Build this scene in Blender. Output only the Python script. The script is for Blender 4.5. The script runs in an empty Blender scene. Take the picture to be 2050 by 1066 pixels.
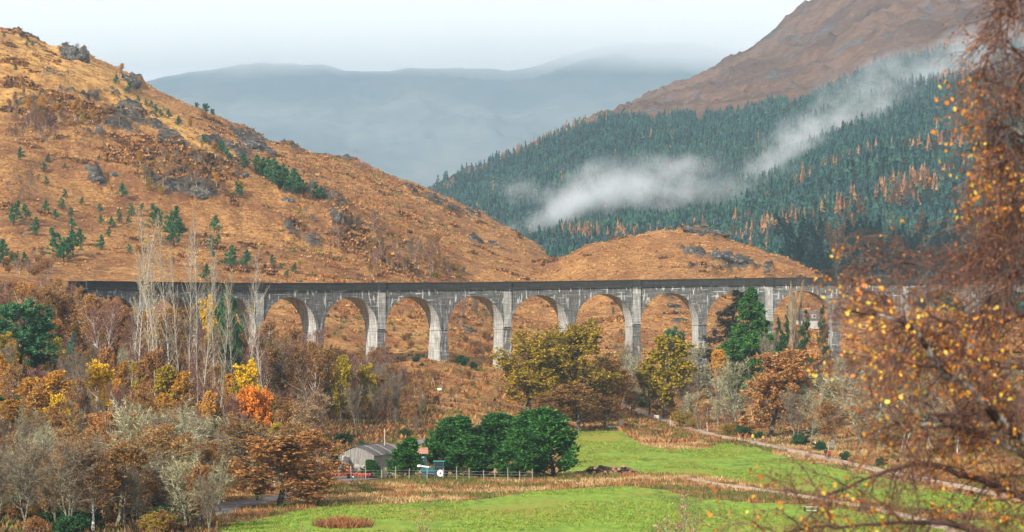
import bpy, math, random
import numpy as np
R = math.radians
sc = bpy.context.scene
COL = sc.collection

# ------------------------------------------------------------------ camera
F = 5813.0; CX = 1025.0; HY = 668.0; ZC = 21.5      # focal length and horizon in photo pixels (2050 wide), eye height
cam_d = bpy.data.cameras.new('camera'); cam = bpy.data.objects.new('camera', cam_d); COL.objects.link(cam)
cam.location = (0, 0, ZC); cam.rotation_euler = (R(90), 0, 0)
cam_d.sensor_width = 36; cam_d.lens = 36 * F / 2050
cam_d.shift_y = (HY - 533) / 2050
cam_d.clip_start = 0.5; cam_d.clip_end = 40000
cam_d.dof.use_dof = True; cam_d.dof.focus_distance = 520; cam_d.dof.aperture_fstop = 5.6
sc.camera = cam

# ------------------------------------------------------------------ light
SUN_EL, SUN_AZ = 27.0, -146.0        # azimuth clockwise from +Y (the view direction); negative is to the left
sun_d = bpy.data.lights.new('sun', 'SUN'); sun = bpy.data.objects.new('sun', sun_d); COL.objects.link(sun)
sun_d.energy = 5.0; sun_d.angle = R(0.6); sun_d.color = (1.0, 0.93, 0.82)
sun.rotation_euler = (R(90 - SUN_EL), 0, R(180 - SUN_AZ)); sun.location = (0, 0, 60)
w = bpy.data.worlds.new('World'); sc.world = w; w.use_nodes = True
nt = w.node_tree; nt.nodes.clear()
wo = nt.nodes.new('ShaderNodeOutputWorld')
bg1 = nt.nodes.new('ShaderNodeBackground'); bg2 = nt.nodes.new('ShaderNodeBackground')
sky = nt.nodes.new('ShaderNodeTexSky'); sky.sky_type = 'NISHITA'; sky.sun_disc = False
sky.sun_elevation = R(SUN_EL); sky.sun_rotation = R(SUN_AZ)
nt.links.new(sky.outputs[0], bg1.inputs[0]); bg1.inputs[1].default_value = 0.10
tc = nt.nodes.new('ShaderNodeTexCoord'); mp = nt.nodes.new('ShaderNodeMapping'); mp.inputs['Scale'].default_value = (1, 1, 3.5)
nz = nt.nodes.new('ShaderNodeTexNoise'); nz.inputs['Scale'].default_value = 6.0; nz.inputs['Detail'].default_value = 4
cr = nt.nodes.new('ShaderNodeValToRGB')
cr.color_ramp.elements[0].position = 0.35; cr.color_ramp.elements[0].color = (0.88, 0.855, 0.89, 1)
cr.color_ramp.elements[1].position = 0.68; cr.color_ramp.elements[1].color = (1.0, 0.955, 0.965, 1)
nt.links.new(tc.outputs['Generated'], mp.inputs[0]); nt.links.new(mp.outputs[0], nz.inputs[0]); nt.links.new(nz.outputs[0], cr.inputs[0])
nt.links.new(cr.outputs[0], bg2.inputs[0]); bg2.inputs[1].default_value = 0.74
mx = nt.nodes.new('ShaderNodeMixShader'); mx.inputs[0].default_value = 0.92
nt.links.new(bg1.outputs[0], mx.inputs[1]); nt.links.new(bg2.outputs[0], mx.inputs[2]); nt.links.new(mx.outputs[0], wo.inputs[0])
sc.view_settings.view_transform = 'Standard'; sc.view_settings.look = 'None'
sc.view_settings.exposure = 0.46; sc.view_settings.gamma = 1.0; sc.view_settings.use_curve_mapping = False
sc.cycles.use_denoising = True
sc.cycles.max_bounces = 8; sc.cycles.diffuse_bounces = 2; sc.cycles.glossy_bounces = 1
sc.cycles.transmission_bounces = 3; sc.cycles.volume_bounces = 5; sc.cycles.transparent_max_bounces = 8
sc.cycles.volume_step_rate = 0.5; sc.cycles.volume_max_steps = 256
sc.cycles.use_adaptive_sampling = True; sc.cycles.adaptive_threshold = 0.02
sc.cycles.sample_clamp_indirect = 4

# ------------------------------------------------------------------ helpers
def rs(seed): return np.random.default_rng(seed)

def _hash(ix, iy, seed):
    h = (ix.astype(np.int64) * 374761393 + iy.astype(np.int64) * 668265263 + seed * 1442695041) & 0xffffffff
    h = ((h ^ (h >> 13)) * 1274126177) & 0xffffffff
    h = h ^ (h >> 16)
    return (h & 0xffff) / 65535.0

def vnoise(x, y, seed=0):
    ix = np.floor(x); iy = np.floor(y); fx = x - ix; fy = y - iy
    fx = fx * fx * fx * (fx * (fx * 6 - 15) + 10); fy = fy * fy * fy * (fy * (fy * 6 - 15) + 10)
    ix = ix.astype(np.int64); iy = iy.astype(np.int64)
    a = _hash(ix, iy, seed); b = _hash(ix + 1, iy, seed); c = _hash(ix, iy + 1, seed); d = _hash(ix + 1, iy + 1, seed)
    return (a + (b - a) * fx) * (1 - fy) + (c + (d - c) * fx) * fy

def fbm(x, y, sc_, oct_=5, seed=0, ridged=False, gain=0.5):
    x = x / sc_; y = y / sc_; s = 0; a = 1; t = 0
    for i in range(oct_):
        v = vnoise(x, y, seed + i * 17)
        if ridged: v = 1 - abs(2 * v - 1)
        s = s + a * v; t += a; a *= gain; x, y = x * 1.97 + 5.3 + y * 0.31, y * 1.97 + 1.7 - x * 0.31
    return s / t                              # 0..1

def mesh(name, V, quads=None, tris=None, mats=(), qi=None, ti=None, smooth=False):
    m = bpy.data.meshes.new(name)
    V = np.asarray(V, dtype=np.float32).reshape(-1, 3)
    q = np.asarray(quads, dtype=np.int32).reshape(-1, 4) if quads is not None and len(quads) else np.zeros((0, 4), np.int32)
    t = np.asarray(tris, dtype=np.int32).reshape(-1, 3) if tris is not None and len(tris) else np.zeros((0, 3), np.int32)
    m.vertices.add(len(V)); m.vertices.foreach_set('co', V.ravel())
    loops = np.concatenate([q.ravel(), t.ravel()]).astype(np.int32)
    m.loops.add(len(loops)); m.loops.foreach_set('vertex_index', loops)
    n = len(q) + len(t); m.polygons.add(n)
    st = np.concatenate([np.arange(len(q)) * 4, len(q) * 4 + np.arange(len(t)) * 3]).astype(np.int32)
    m.polygons.foreach_set('loop_start', st)
    try: m.polygons.foreach_set('loop_total', np.concatenate([np.full(len(q), 4), np.full(len(t), 3)]).astype(np.int32))
    except Exception: pass
    for mt in mats: m.materials.append(mt)
    if qi is not None or ti is not None:
        mi = np.concatenate([np.broadcast_to(0 if qi is None else qi, (len(q),)), np.broadcast_to(0 if ti is None else ti, (len(t),))]).astype(np.int32)
        m.polygons.foreach_set('material_index', mi)
    m.polygons.foreach_set('use_smooth', np.full(n, smooth))
    m.update(calc_edges=True)
    return m

def link(name, data, parent=None, loc=None, **props):
    o = bpy.data.objects.new(name, data); COL.objects.link(o)
    if parent is not None: o.parent = parent
    if loc is not None: o.location = loc
    for k, v in props.items(): o[k] = v
    return o

def thing(name, label, cat, loc=(0, 0, 0), rz=0, group=None):
    o = bpy.data.objects.new(name, None); COL.objects.link(o); o.empty_display_size = 0.5
    o.location = loc; o.rotation_euler = (0, 0, rz); o['label'] = label; o['category'] = cat
    if group: o['group'] = group
    return o

class MB:
    """collects boxes, bars, tubes and free polygons; build() links them as ONE mesh object"""
    def __init__(s): s.v = []; s.q = []; s.t = []; s.n = 0
    def add(s, V, q=(), t=()):
        V = np.asarray(V, float).reshape(-1, 3)
        for a in q: s.q.append([i + s.n for i in a])
        for a in t: s.t.append([i + s.n for i in a])
        s.v.append(V); s.n += len(V); return s
    def box(s, c, d, rz=0, rx=0, ry=0):
        x, y, z = [k / 2 for k in d]
        P = np.array([[-x, -y, -z], [x, -y, -z], [x, y, -z], [-x, y, -z], [-x, -y, z], [x, -y, z], [x, y, z], [-x, y, z]])
        if rx: P = P @ np.array([[1, 0, 0], [0, math.cos(rx), math.sin(rx)], [0, -math.sin(rx), math.cos(rx)]])
        if ry: P = P @ np.array([[math.cos(ry), 0, -math.sin(ry)], [0, 1, 0], [math.sin(ry), 0, math.cos(ry)]])
        if rz: P = P @ np.array([[math.cos(rz), math.sin(rz), 0], [-math.sin(rz), math.cos(rz), 0], [0, 0, 1]])
        return s.add(P + np.array(c), [(0, 3, 2, 1), (4, 5, 6, 7), (0, 1, 5, 4), (1, 2, 6, 5), (2, 3, 7, 6), (3, 0, 4, 7)])
    def tube(s, a, b, r0, r1=None, k=8, cap=True):
        a = np.array(a, float); b = np.array(b, float); r1 = r0 if r1 is None else r1
        d = b - a; d = d / (np.linalg.norm(d) + 1e-9); u = np.cross(d, [0, 0, 1.0])
        if np.linalg.norm(u) < 1e-3: u = np.array([1.0, 0, 0])
        u /= np.linalg.norm(u); w_ = np.cross(d, u)
        an = np.arange(k) * 2 * math.pi / k
        A = a + r0 * (np.cos(an)[:, None] * u + np.sin(an)[:, None] * w_); B = b + r1 * (np.cos(an)[:, None] * u + np.sin(an)[:, None] * w_)
        V = np.vstack([A, B, [a], [b]])
        q = [(i, (i + 1) % k, k + (i + 1) % k, k + i) for i in range(k)]
        t = ([((i + 1) % k, i, 2 * k) for i in range(k)] + [(k + i, k + (i + 1) % k, 2 * k + 1) for i in range(k)]) if cap else []
        return s.add(V, q, t)
    def ball(s, c, r, n=8, m=6):
        r = np.broadcast_to(r, (3,)); V = [[0, 0, -1]]
        for j in range(1, m):
            a = math.pi * j / m
            for i in range(n): V.append([math.sin(a) * math.cos(2 * math.pi * i / n), math.sin(a) * math.sin(2 * math.pi * i / n), -math.cos(a)])
        V.append([0, 0, 1]); V = np.array(V) * r + np.array(c); q = []; t = []
        for i in range(n):
            t.append((0, 1 + (i + 1) % n, 1 + i)); t.append((len(V) - 1, 1 + (m - 2) * n + i, 1 + (m - 2) * n + (i + 1) % n))
            for j in range(m - 2): q.append((1 + j * n + i, 1 + j * n + (i + 1) % n, 1 + (j + 1) * n + (i + 1) % n, 1 + (j + 1) * n + i))
        return s.add(V, q, t)
    def data(s, name, mat, smooth=False):
        return mesh(name, np.vstack(s.v), s.q, s.t, [mat], smooth=smooth)
    def build(s, name, mat, parent=None, smooth=False, **p):
        return link(name, s.data(name, mat, smooth), parent, **p)

# ------------------------------------------------------------------ materials
def newmat(name, rough=0.85, spec=0.2):
    m = bpy.data.materials.new(name); m.use_nodes = True; n = m.node_tree.nodes; b = n['Principled BSDF']
    b.inputs['Roughness'].default_value = rough; b.inputs['Specular IOR Level'].default_value = spec
    return m, m.node_tree, b
def N(nt, typ, **kw):
    n = nt.nodes.new(typ)
    for k, v in kw.items():
        if k.startswith('_'): setattr(n, k[1:], v)
        else: n.inputs[k.replace('__', ' ')].default_value = v
    return n
def ramp(nt, fac, stops):
    r = nt.nodes.new('ShaderNodeValToRGB'); e = r.color_ramp.elements
    while len(e) < len(stops): e.new(0.5)
    for i, (p, c) in enumerate(stops): e[i].position = p; e[i].color = (*c, 1) if len(c) == 3 else c
    nt.links.new(fac, r.inputs[0]); return r.outputs[0]
def mixc(nt, fac, a, b, mode='MIX'):
    m = nt.nodes.new('ShaderNodeMix'); m.data_type = 'RGBA'; m.blend_type = mode
    for s, v in ((0, fac), (6, a), (7, b)):
        if isinstance(v, (int, float)): m.inputs[s].default_value = v
        elif isinstance(v, tuple): m.inputs[s].default_value = (*v, 1)
        else: nt.links.new(v, m.inputs[s])
    return m.outputs[2]
def math_(nt, op, a, b=None, clamp=False):
    m = nt.nodes.new('ShaderNodeMath'); m.operation = op; m.use_clamp = clamp
    for s, v in ((0, a), (1, b)):
        if v is None: continue
        if isinstance(v, (int, float)): m.inputs[s].default_value = v
        else: nt.links.new(v, m.inputs[s])
    return m.outputs[0]
def attr(nt, name):
    a = nt.nodes.new('ShaderNodeAttribute'); a.attribute_name = name; return a.outputs['Fac']
def coords(nt, scale=(1, 1, 1), kind='pos', rot=(0, 0, 0)):
    mp = nt.nodes.new('ShaderNodeMapping'); mp.inputs['Scale'].default_value = scale; mp.inputs['Rotation'].default_value = rot
    if kind == 'pos': g = nt.nodes.new('ShaderNodeNewGeometry'); nt.links.new(g.outputs['Position'], mp.inputs[0])
    elif kind == 'uv': g = nt.nodes.new('ShaderNodeUVMap'); nt.links.new(g.outputs[0], mp.inputs[0])
    else: g = nt.nodes.new('ShaderNodeTexCoord'); nt.links.new(g.outputs['Object'], mp.inputs[0])
    return mp.outputs[0]
def noise(nt, vec, scale, detail=4, rough=0.55):
    n = N(nt, 'ShaderNodeTexNoise', Scale=scale, Detail=detail, Roughness=rough); nt.links.new(vec, n.inputs['Vector']); return n.outputs[0]
def bump(nt, b, h, dist, strength=0.8):
    n = N(nt, 'ShaderNodeBump', Strength=strength, Distance=dist); nt.links.new(h, n.inputs['Height']); nt.links.new(n.outputs[0], b.inputs['Normal'])

def flat(name, col, rough=0.7, spec=0.3, var=0.25, scale=3.0, kind='obj', metal=0):
    m, nt, b = newmat(name, rough, spec)
    v = noise(nt, coords(nt, kind=kind), scale, 5)
    c = tuple(x * (1 - var) for x in col); d = tuple(min(1, x * (1 + var)) for x in col)
    nt.links.new(ramp(nt, v, [(0.3, c), (0.7, d)]), b.inputs['Base Color']); b.inputs['Metallic'].default_value = metal
    return m

def leafmat(name, stops, obj_var=0.25, trans=0.35, rough=0.6):
    """foliage whose colour changes from leaf clump to leaf clump and a little from tree to tree"""
    m, nt, b = newmat(name, rough, 0.25)
    g = nt.nodes.new('ShaderNodeNewGeometry')
    c = ramp(nt, g.outputs['Random Per Island'], stops)
    oi = nt.nodes.new('ShaderNodeObjectInfo')
    hv = N(nt, 'ShaderNodeHueSaturation'); nt.links.new(c, hv.inputs['Color'])
    mr = N(nt, 'ShaderNodeMapRange'); nt.links.new(oi.outputs['Random'], mr.inputs[0]); mr.inputs[3].default_value = 1 - obj_var; mr.inputs[4].default_value = 1 + obj_var
    nt.links.new(mr.outputs[0], hv.inputs['Value'])
    nt.links.new(hv.outputs[0], b.inputs['Base Color'])
    if trans:
        t = nt.nodes.new('ShaderNodeBsdfTranslucent'); nt.links.new(hv.outputs[0], t.inputs[0])
        mxs = nt.nodes.new('ShaderNodeMixShader'); mxs.inputs[0].default_value = trans
        nt.links.new(b.outputs[0], mxs.inputs[1]); nt.links.new(t.outputs[0], mxs.inputs[2])
        nt.links.new(mxs.outputs[0], nt.nodes['Material Output'].inputs[0])
    return m

def barkmat(name, base, dark, scale=(3, 3, 1.2), lo=0.45, hi=0.6):
    m, nt, b = newmat(name, 0.9, 0.1)
    v = noise(nt, coords(nt, scale, 'obj'), 2.5, 4)
    nt.links.new(ramp(nt, v, [(lo, dark), (hi, base)]), b.inputs['Base Color']); return m

# ------------------------------------------------------------------ terrain of the glen (near ground to the orange hills)
def zz(py, Y): return ZC + (HY - py) * Y / F
NEAR = [(2, 19.4), (12, 18.2), (25, 16.0), (60, 11.5), (120, 6.0), (200, 2.0), (280, 0.15)]
ST = {   # photo column : ground heights along it (distance, height) with zz() turning a picture row into a height
 -900: [(360, 3), (640, 34), (750, zz(520, 750)), (1000, zz(40, 1000)), (1120, zz(50, 1120)), (1300, zz(-30, 1300)), (1800, 120)],
 -250: [(360, 3), (590, 27), (640, 33), (750, zz(520, 750)), (1000, zz(70, 1000)), (1120, zz(80, 1120)), (1300, zz(10, 1300)), (1800, 110)],
 0:    [(360, 2), (590, 24), (612, 31), (640, 32), (740, zz(530, 740)), (850, zz(330, 850)), (1000, zz(92, 1000)), (1100, zz(108, 1100)), (1300, zz(52, 1300)), (1800, 100)],
 100:  [(360, 1), (590, 19), (614, 28.5), (645, 29), (740, zz(535, 740)), (850, zz(370, 850)), (990, zz(118, 990)), (1100, zz(140, 1100)), (1300, zz(92, 1300)), (1800, 95)],
 200:  [(370, .6), (640, 21), (740, zz(545, 740)), (850, zz(395, 850)), (980, zz(175, 980)), (1100, zz(190, 1100)), (1300, zz(112, 1300)), (1800, 90)],
 300:  [(380, .3), (645, 18), (740, zz(550, 740)), (850, zz(420, 850)), (960, zz(220, 960)), (1070, zz(250, 1070)), (1300, zz(165, 1300)), (1800, 85)],
 400:  [(390, .1), (655, 15.5), (745, zz(555, 745)), (850, zz(440, 850)), (950, zz(270, 950)), (1050, zz(295, 1050)), (1300, zz(207, 1300)), (1800, 80)],
 510:  [(400, 0), (540, 4), (665, 14.5), (750, zz(570, 750)), (850, zz(460, 850)), (930, zz(345, 930)), (1020, zz(360, 1020)), (1280, zz(262, 1280)), (1750, 70)],
 650:  [(430, 0), (550, 4), (672, 14), (760, zz(590, 760)), (850, zz(480, 850)), (920, zz(398, 920)), (1000, zz(395, 1000)), (1270, zz(307, 1270)), (1750, 60)],
 800:  [(470, 0), (560, 3.6), (680, 14), (770, zz(620, 770)), (860, zz(515, 860)), (950, zz(450, 950)), (1240, zz(366, 1240)), (1700, 50)],
 880:  [(500, 0), (560, 4), (610, 8), (680, 13.7), (760, zz(640, 760)), (870, zz(540, 870)), (980, zz(470, 980)), (1230, zz(392, 1230)), (1700, 45)],
 950:  [(520, 0), (570, 4), (620, 8.2), (690, 13), (770, zz(660, 770)), (870, zz(570, 870)), (980, zz(505, 980)), (1220, zz(421, 1220)), (1700, 38)],
 1006: [(540, 0), (600, 4.5), (690, 12.7), (770, zz(672, 770)), (870, zz(590, 870)), (980, zz(530, 980)), (1200, zz(445, 1200)), (1600, 32)],
 1080: [(560, 0), (610, 3.5), (700, 12), (780, zz(680, 780)), (880, zz(600, 880)), (990, zz(545, 990)), (1150, zz(492, 1150)), (1500, 25)],
 1117: [(570, 0), (620, 3.2), (700, 12), (790, zz(680, 790)), (880, zz(600, 880)), (980, zz(530, 980)), (1100, zz(517, 1100)), (1450, 20)],
 1180: [(590, .3), (640, 3.5), (705, 12), (790, zz(680, 790)), (880, zz(590, 880)), (990, zz(488, 990)), (1100, zz(505, 1100)), (1400, 14)],
 1250: [(590, .4), (670, 5.4), (708, 12), (790, zz(675, 790)), (880, zz(580, 880)), (1000, zz(464, 1000)), (1100, zz(480, 1100)), (1400, 10)],
 1340: [(590, .4), (640, 2.0), (711, 12), (790, zz(680, 790)), (880, zz(575, 880)), (1000, zz(451, 1000)), (1100, zz(480, 1100)), (1400, 8)],
 1420: [(595, .2), (640, 2.0), (713, 12), (790, zz(690, 790)), (880, zz(580, 880)), (1000, zz(454, 1000)), (1100, zz(485, 1100)), (1400, 6)],
 1500: [(600, .2), (640, 1.7), (714, 11.5), (800, zz(700, 800)), (880, zz(600, 880)), (1000, zz(480, 1000)), (1100, zz(505, 1100)), (1400, 6)],
 1600: [(560, .2), (620, 1.5), (714, 11), (800, zz(700, 800)), (880, zz(620, 880)), (1000, zz(523, 1000)), (1100, zz(545, 1100)), (1400, 6)],
 1645: [(540, .2), (600, 1.5), (714, 10.8), (800, zz(690, 800)), (880, zz(645, 880)), (1000, zz(553, 1000)), (1100, zz(570, 1100)), (1400, 6)],
 1720: [(520, .2), (580, 1.5), (714, 10.6), (800, zz(690, 800)), (880, zz(655, 880)), (1000, zz(610, 1000)), (1400, 8)],
 1850: [(490, .2), (560, 1.5), (712, 10.4), (800, zz(690, 800)), (880, zz(655, 880)), (1000, zz(630, 1000)), (1400, 10)],
 2050: [(450, .2), (530, 1.5), (708, 10.2), (800, zz(690, 800)), (880, zz(655, 880)), (1000, zz(630, 1000)), (1400, 12)],
 2700: [(400, .2), (500, 1.5), (690, 10.0), (800, zz(690, 800)), (880, zz(655, 880)), (1000, zz(630, 1000)), (1400, 14)],
}
rowsY = np.concatenate([[0.5, 2, 5, 9, 14, 20, 27, 36, 48, 62, 80, 100, 125, 150, 175, 200, 220, 240, 258, 272, 284],
                        (ZC * F) / (HY_ := np.arange(1095 - HY, 1005 - HY - 0.1, -3.0)),
                        (ZC * F) / np.arange(1003 - HY, 860 - HY, -1.4),
                        np.arange(654, 1340, 3.8), np.arange(1345, 1900, 25)])
colsP = np.concatenate([np.arange(-900, -60, 40), np.arange(-60, 2110, 4.4), np.arange(2110, 2730, 40)])
sk = sorted(ST)
prof = np.array([np.interp(rowsY, [a for a, b in NEAR + ST[k]], [b for a, b in NEAR + ST[k]]) for k in sk])   # stations x rows
# smooth along the distance, in metres
def smooth_rows(Pr):
    out = Pr.copy(); ry = rowsY
    for i, y in enumerate(ry):
        s = 4 + 0.018 * y; wts = np.exp(-0.5 * ((ry - y) / s) ** 2) * np.gradient(ry); out[:, i] = (Pr * wts).sum(1) / wts.sum()
    return out
prof = smooth_rows(prof)
def pchip_cols(xk, Yk, x):
    xk = np.array(xk, float); h = np.diff(xk)[:, None]; d = np.diff(Yk, axis=0) / h
    m = np.zeros_like(Yk); m[1:-1] = np.where(d[:-1] * d[1:] > 0, 2 * d[:-1] * d[1:] / (d[:-1] + d[1:] + 1e-12), 0); m[0] = d[0]; m[-1] = d[-1]
    i = np.clip(np.searchsorted(xk, x) - 1, 0, len(xk) - 2); t = ((x - xk[i]) / h[i, 0])[:, None]; H = h[i]
    return (2*t**3-3*t**2+1)*Yk[i] + (t**3-2*t**2+t)*H*m[i] + (-2*t**3+3*t**2)*Yk[i+1] + (t**3-t**2)*H*m[i+1]
Z0 = pchip_cols(sk, prof, colsP)                       # cols x rows
PX, YY = np.meshgrid(colsP, rowsY, indexing='ij'); XX = (PX - CX) / F * YY
slope_m = np.clip((Z0 - 1.2) / 10, 0, 1) * np.clip((YY - 300) / 200, 0, 1)
hill_m = np.clip((YY - 720) / 130, 0, 1)
big = fbm(XX, YY, 60, 4, 3) - 0.5
mid = fbm(XX, YY, 17, 4, 9, ridged=True) - 0.55
fin = fbm(XX, YY, 5.0, 4, 21) - 0.5
PY0 = HY - (Z0 - ZC) * F / YY
def blobs(lst):
    s = np.zeros_like(Z0)
    for (px, py, rx, ry, a, ang) in lst:
        dx = (PX - px); dy = (PY0 - py); c, si = math.cos(R(ang)), math.sin(R(ang))
        u = (dx * c + dy * si) / rx; v = (-dx * si + dy * c) / ry
        s += a * np.exp(-(u * u + v * v) ** 1.5) * (YY > 700)
    return s
ROCK = blobs([(150, 108, 36, 16, 1.5, 20), (262, 168, 24, 10, 1.3, 10), (60, 88, 40, 8, .6, 20), (110, 165, 60, 14, .45, 30), (215, 215, 80, 22, .62, 28), (60, 205, 60, 14, .4, 0),
    (90, 240, 70, 18, .6, 10), (290, 250, 50, 18, .62, 25), (190, 285, 50, 10, .8, 12), (350, 290, 44, 16, .75, 20), (190, 358, 28, 9, 1.2, 30), (235, 262, 80, 16, .6, 20),
    (380, 330, 80, 20, .6, 18), (340, 375, 60, 16, 1.0, 12), (410, 388, 50, 12, .9, 5), (490, 355, 36, 20, .9, 30), (500, 285, 46, 16, 1.3, 30), (560, 280, 60, 9, .8, 30), (655, 312, 24, 6, 1.0, 20),
    (575, 400, 26, 10, 1.0, 20), (645, 415, 40, 10, .9, 15), (680, 445, 26, 16, 1.3, 40), (580, 455, 24, 10, .8, 0), (700, 340, 60, 8, .5, 20), (620, 470, 60, 10, .6, 20),
    (890, 420, 40, 5, .8, 20), (950, 440, 30, 4, .7, 20), (980, 493, 60, 5, .8, 12), (830, 395, 40, 4, .6, 20), (430, 300, 40, 10, .8, 20), (480, 320, 30, 14, .7, 30),
    (1420, 462, 50, 7, 1.5, 2), (1385, 457, 30, 5, .9, 0), (1480, 466, 34, 5, 1.3, 15), (1385, 505, 22, 10, 1.4, 10), (1440, 512, 60, 8, 1.3, 5), (1475, 525, 30, 9, 1.2, 0), (1510, 535, 30, 6, 1.0, 15), (1400, 535, 26, 6, .8, 0), (1535, 545, 14, 14, 1.0, 0), (1440, 540, 30, 5, .9, 0),
    (1350, 610, 26, 6, 1.0, 8), (1352, 625, 22, 5, .8, 5), (1360, 648, 20, 5, 1.0, 0), (940, 668, 18, 6, 1.3, 15), (790, 620, 20, 4, .7, 10)])
HEATH = blobs([(60, 160, 80, 30, .5, 20), (70, 210, 90, 26, .7, 10), (190, 235, 120, 30, .6, 20), (330, 340, 120, 40, .8, 15), (170, 290, 80, 20, .7, 10), (420, 350, 90, 30, .7, 15), (60, 290, 60, 14, .5, 0), (640, 430, 60, 16, .5, 15),
    (250, 520, 90, 20, .5, 0), (170, 540, 60, 18, .8, 0), (700, 480, 80, 22, .6, 20), (800, 520, 90, 30, .9, 15), (620, 530, 60, 20, .6, 10), (300, 130, 80, 14, .5, 30), (420, 240, 80, 20, .6, 30), (560, 290, 90, 16, .4, 30), (40, 55, 60, 10, .6, 20), (930, 620, 60, 26, .7, 0), (350, 345, 200, 50, .35, 15),
    (780, 600, 40, 14, .4, 0), (930, 700, 60, 16, .6, 0), (1250, 510, 60, 12, .25, 10)])
rn = fbm(XX, YY, 9, 4, 55, ridged=True)
rock = np.clip((ROCK * 1.0 + (rn - 0.66) * 2.4) * np.clip(ROCK * 2.5, 0, 1), 0, 1)
Z = Z0 + hill_m * (big * 7.0 * np.clip(1 - abs(PX - 1350) / 260, .25, 1) ** -0.3 + mid * 2.6) + slope_m * (fin * 0.9 + (fbm(XX, YY, 22, 3, 77) - .5) * 1.6)
# crags: rock stands proud in broken steps
step = np.abs(((Z0 * 0.22 + rn * 1.3) % 1.0) - 0.5) * 2
Z = Z + rock * hill_m * (1.3 + 2.6 * (step - .3) + 3.0 * (fbm(XX, YY, 3.2, 3, 91, ridged=True) - .5))
fieldish = np.clip(1 - slope_m * 3, 0, 1)
Z = Z + fieldish * np.clip((YY - 150) / 150, 0, 1) * ((fbm(XX, YY, 30, 3, 5) - .5) * 0.22)

def ground(x, y):
    y = max(float(y), 0.6); px = CX + F * x / y
    i = int(np.clip(np.searchsorted(colsP, px) - 1, 0, len(colsP) - 2)); j = int(np.clip(np.searchsorted(rowsY, y) - 1, 0, len(rowsY) - 2))
    a = min(max((px - colsP[i]) / (colsP[i+1] - colsP[i]), 0), 1); b = min(max((y - rowsY[j]) / (rowsY[j+1] - rowsY[j]), 0), 1)
    return float((Z[i, j] * (1-b) + Z[i, j+1] * b) * (1-a) + (Z[i+1, j] * (1-b) + Z[i+1, j+1] * b) * a)
def ground_v(x, y):
    px = CX + F * x / y
    i = np.clip(np.searchsorted(colsP, px) - 1, 0, len(colsP) - 2); j = np.clip(np.searchsorted(rowsY, y) - 1, 0, len(rowsY) - 2)
    a = np.clip((px - colsP[i]) / (colsP[i+1] - colsP[i]), 0, 1); b = np.clip((y - rowsY[j]) / (rowsY[j+1] - rowsY[j]), 0, 1)
    return (Z[i, j] * (1-b) + Z[i, j+1] * b) * (1-a) + (Z[i+1, j] * (1-b) + Z[i+1, j+1] * b) * a
def at(px, Y): x = (px - CX) / F * Y; return x, Y, ground(x, Y)
def seen(px, py, ymin=285, ymax=1340):
    """the ground point that shows at this place of the photograph"""
    i = int(np.clip(np.searchsorted(colsP, px), 0, len(colsP) - 1)); p = HY - (Z[i] - ZC) * F / rowsY
    for j in range(len(rowsY)):
        if ymin <= rowsY[j] <= ymax and p[j] <= py:
            if j and p[j-1] > py: t = (p[j-1] - py) / (p[j-1] - p[j] + 1e-9); Y = rowsY[j-1] + t * (rowsY[j] - rowsY[j-1])
            else: Y = rowsY[j]
            return at(px, Y)
    return at(px, ymax)

# which cells are meadow: outline of the two green fields, given where they lie in plan
def inpoly(px, py, poly):
    ins = np.zeros(px.shape, bool); n = len(poly)
    for i in range(n):
        x1, y1 = poly[i]; x2, y2 = poly[(i + 1) % n]
        c = ((y1 > py) != (y2 > py)) & (px < (x2 - x1) * (py - y1) / (y2 - y1 + 1e-9) + x1); ins ^= c
    return ins
PYg = HY + ZC * F / YY
wob = (fbm(XX, YY, 9, 3, 31) - .5) * 22; woy = (fbm(XX, YY, 12, 3, 37) - .5) * 9
LOWER = [(380, 1300), (440, 1066), (470, 1048), (560, 1032), (650, 1016), (800, 1010), (950, 1002), (1060, 987), (1150, 981), (1250, 979), (1330, 986), (1400, 1001), (1500, 1012), (1600, 1014), (1720, 1030), (1850, 1040), (2400, 1060), (2400, 1300)]
UPPER = [(1120, 948), (1135, 925), (1140, 876), (1250, 876), (1290, 899), (1340, 906), (1400, 902), (1450, 891), (1520, 902), (1570, 918), (1650, 936), (1730, 952), (1800, 968), (1900, 990), (2200, 1040), (2200, 1048), (1800, 1020), (1700, 1000), (1640, 990), (1540, 978), (1450, 962), (1350, 955), (1270, 950), (1190, 948)]
FIELD = (inpoly(PX + wob, PYg + woy, LOWER) | inpoly(PX + wob * .5, PYg + woy * .5, UPPER)) & (YY < 640)
FIELD |= inpoly(PX, HY - (Z0 - ZC) * F / YY, [(790, 912), (835, 893), (850, 890), (850, 925), (800, 930)]) & (YY < 620)
FARROAD = None

def gridmesh(name, mask_cells, mat, attrs):
    nc, nr = PX.shape
    ci, cj = np.nonzero(mask_cells)
    q = np.stack([ci * nr + cj, (ci + 1) * nr + cj, (ci + 1) * nr + cj + 1, ci * nr + cj + 1], 1)
    used, inv = np.unique(q.ravel(), return_inverse=True)
    V = np.stack([XX.ravel()[used], YY.ravel()[used], Z.ravel()[used]], 1)
    m = mesh(name, V, inv.reshape(-1, 4), mats=[mat], smooth=True)
    for k, a in attrs.items():
        at_ = m.attributes.new(k, 'FLOAT', 'POINT'); at_.data.foreach_set('value', a.ravel()[used].astype(np.float32))
    return m

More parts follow.
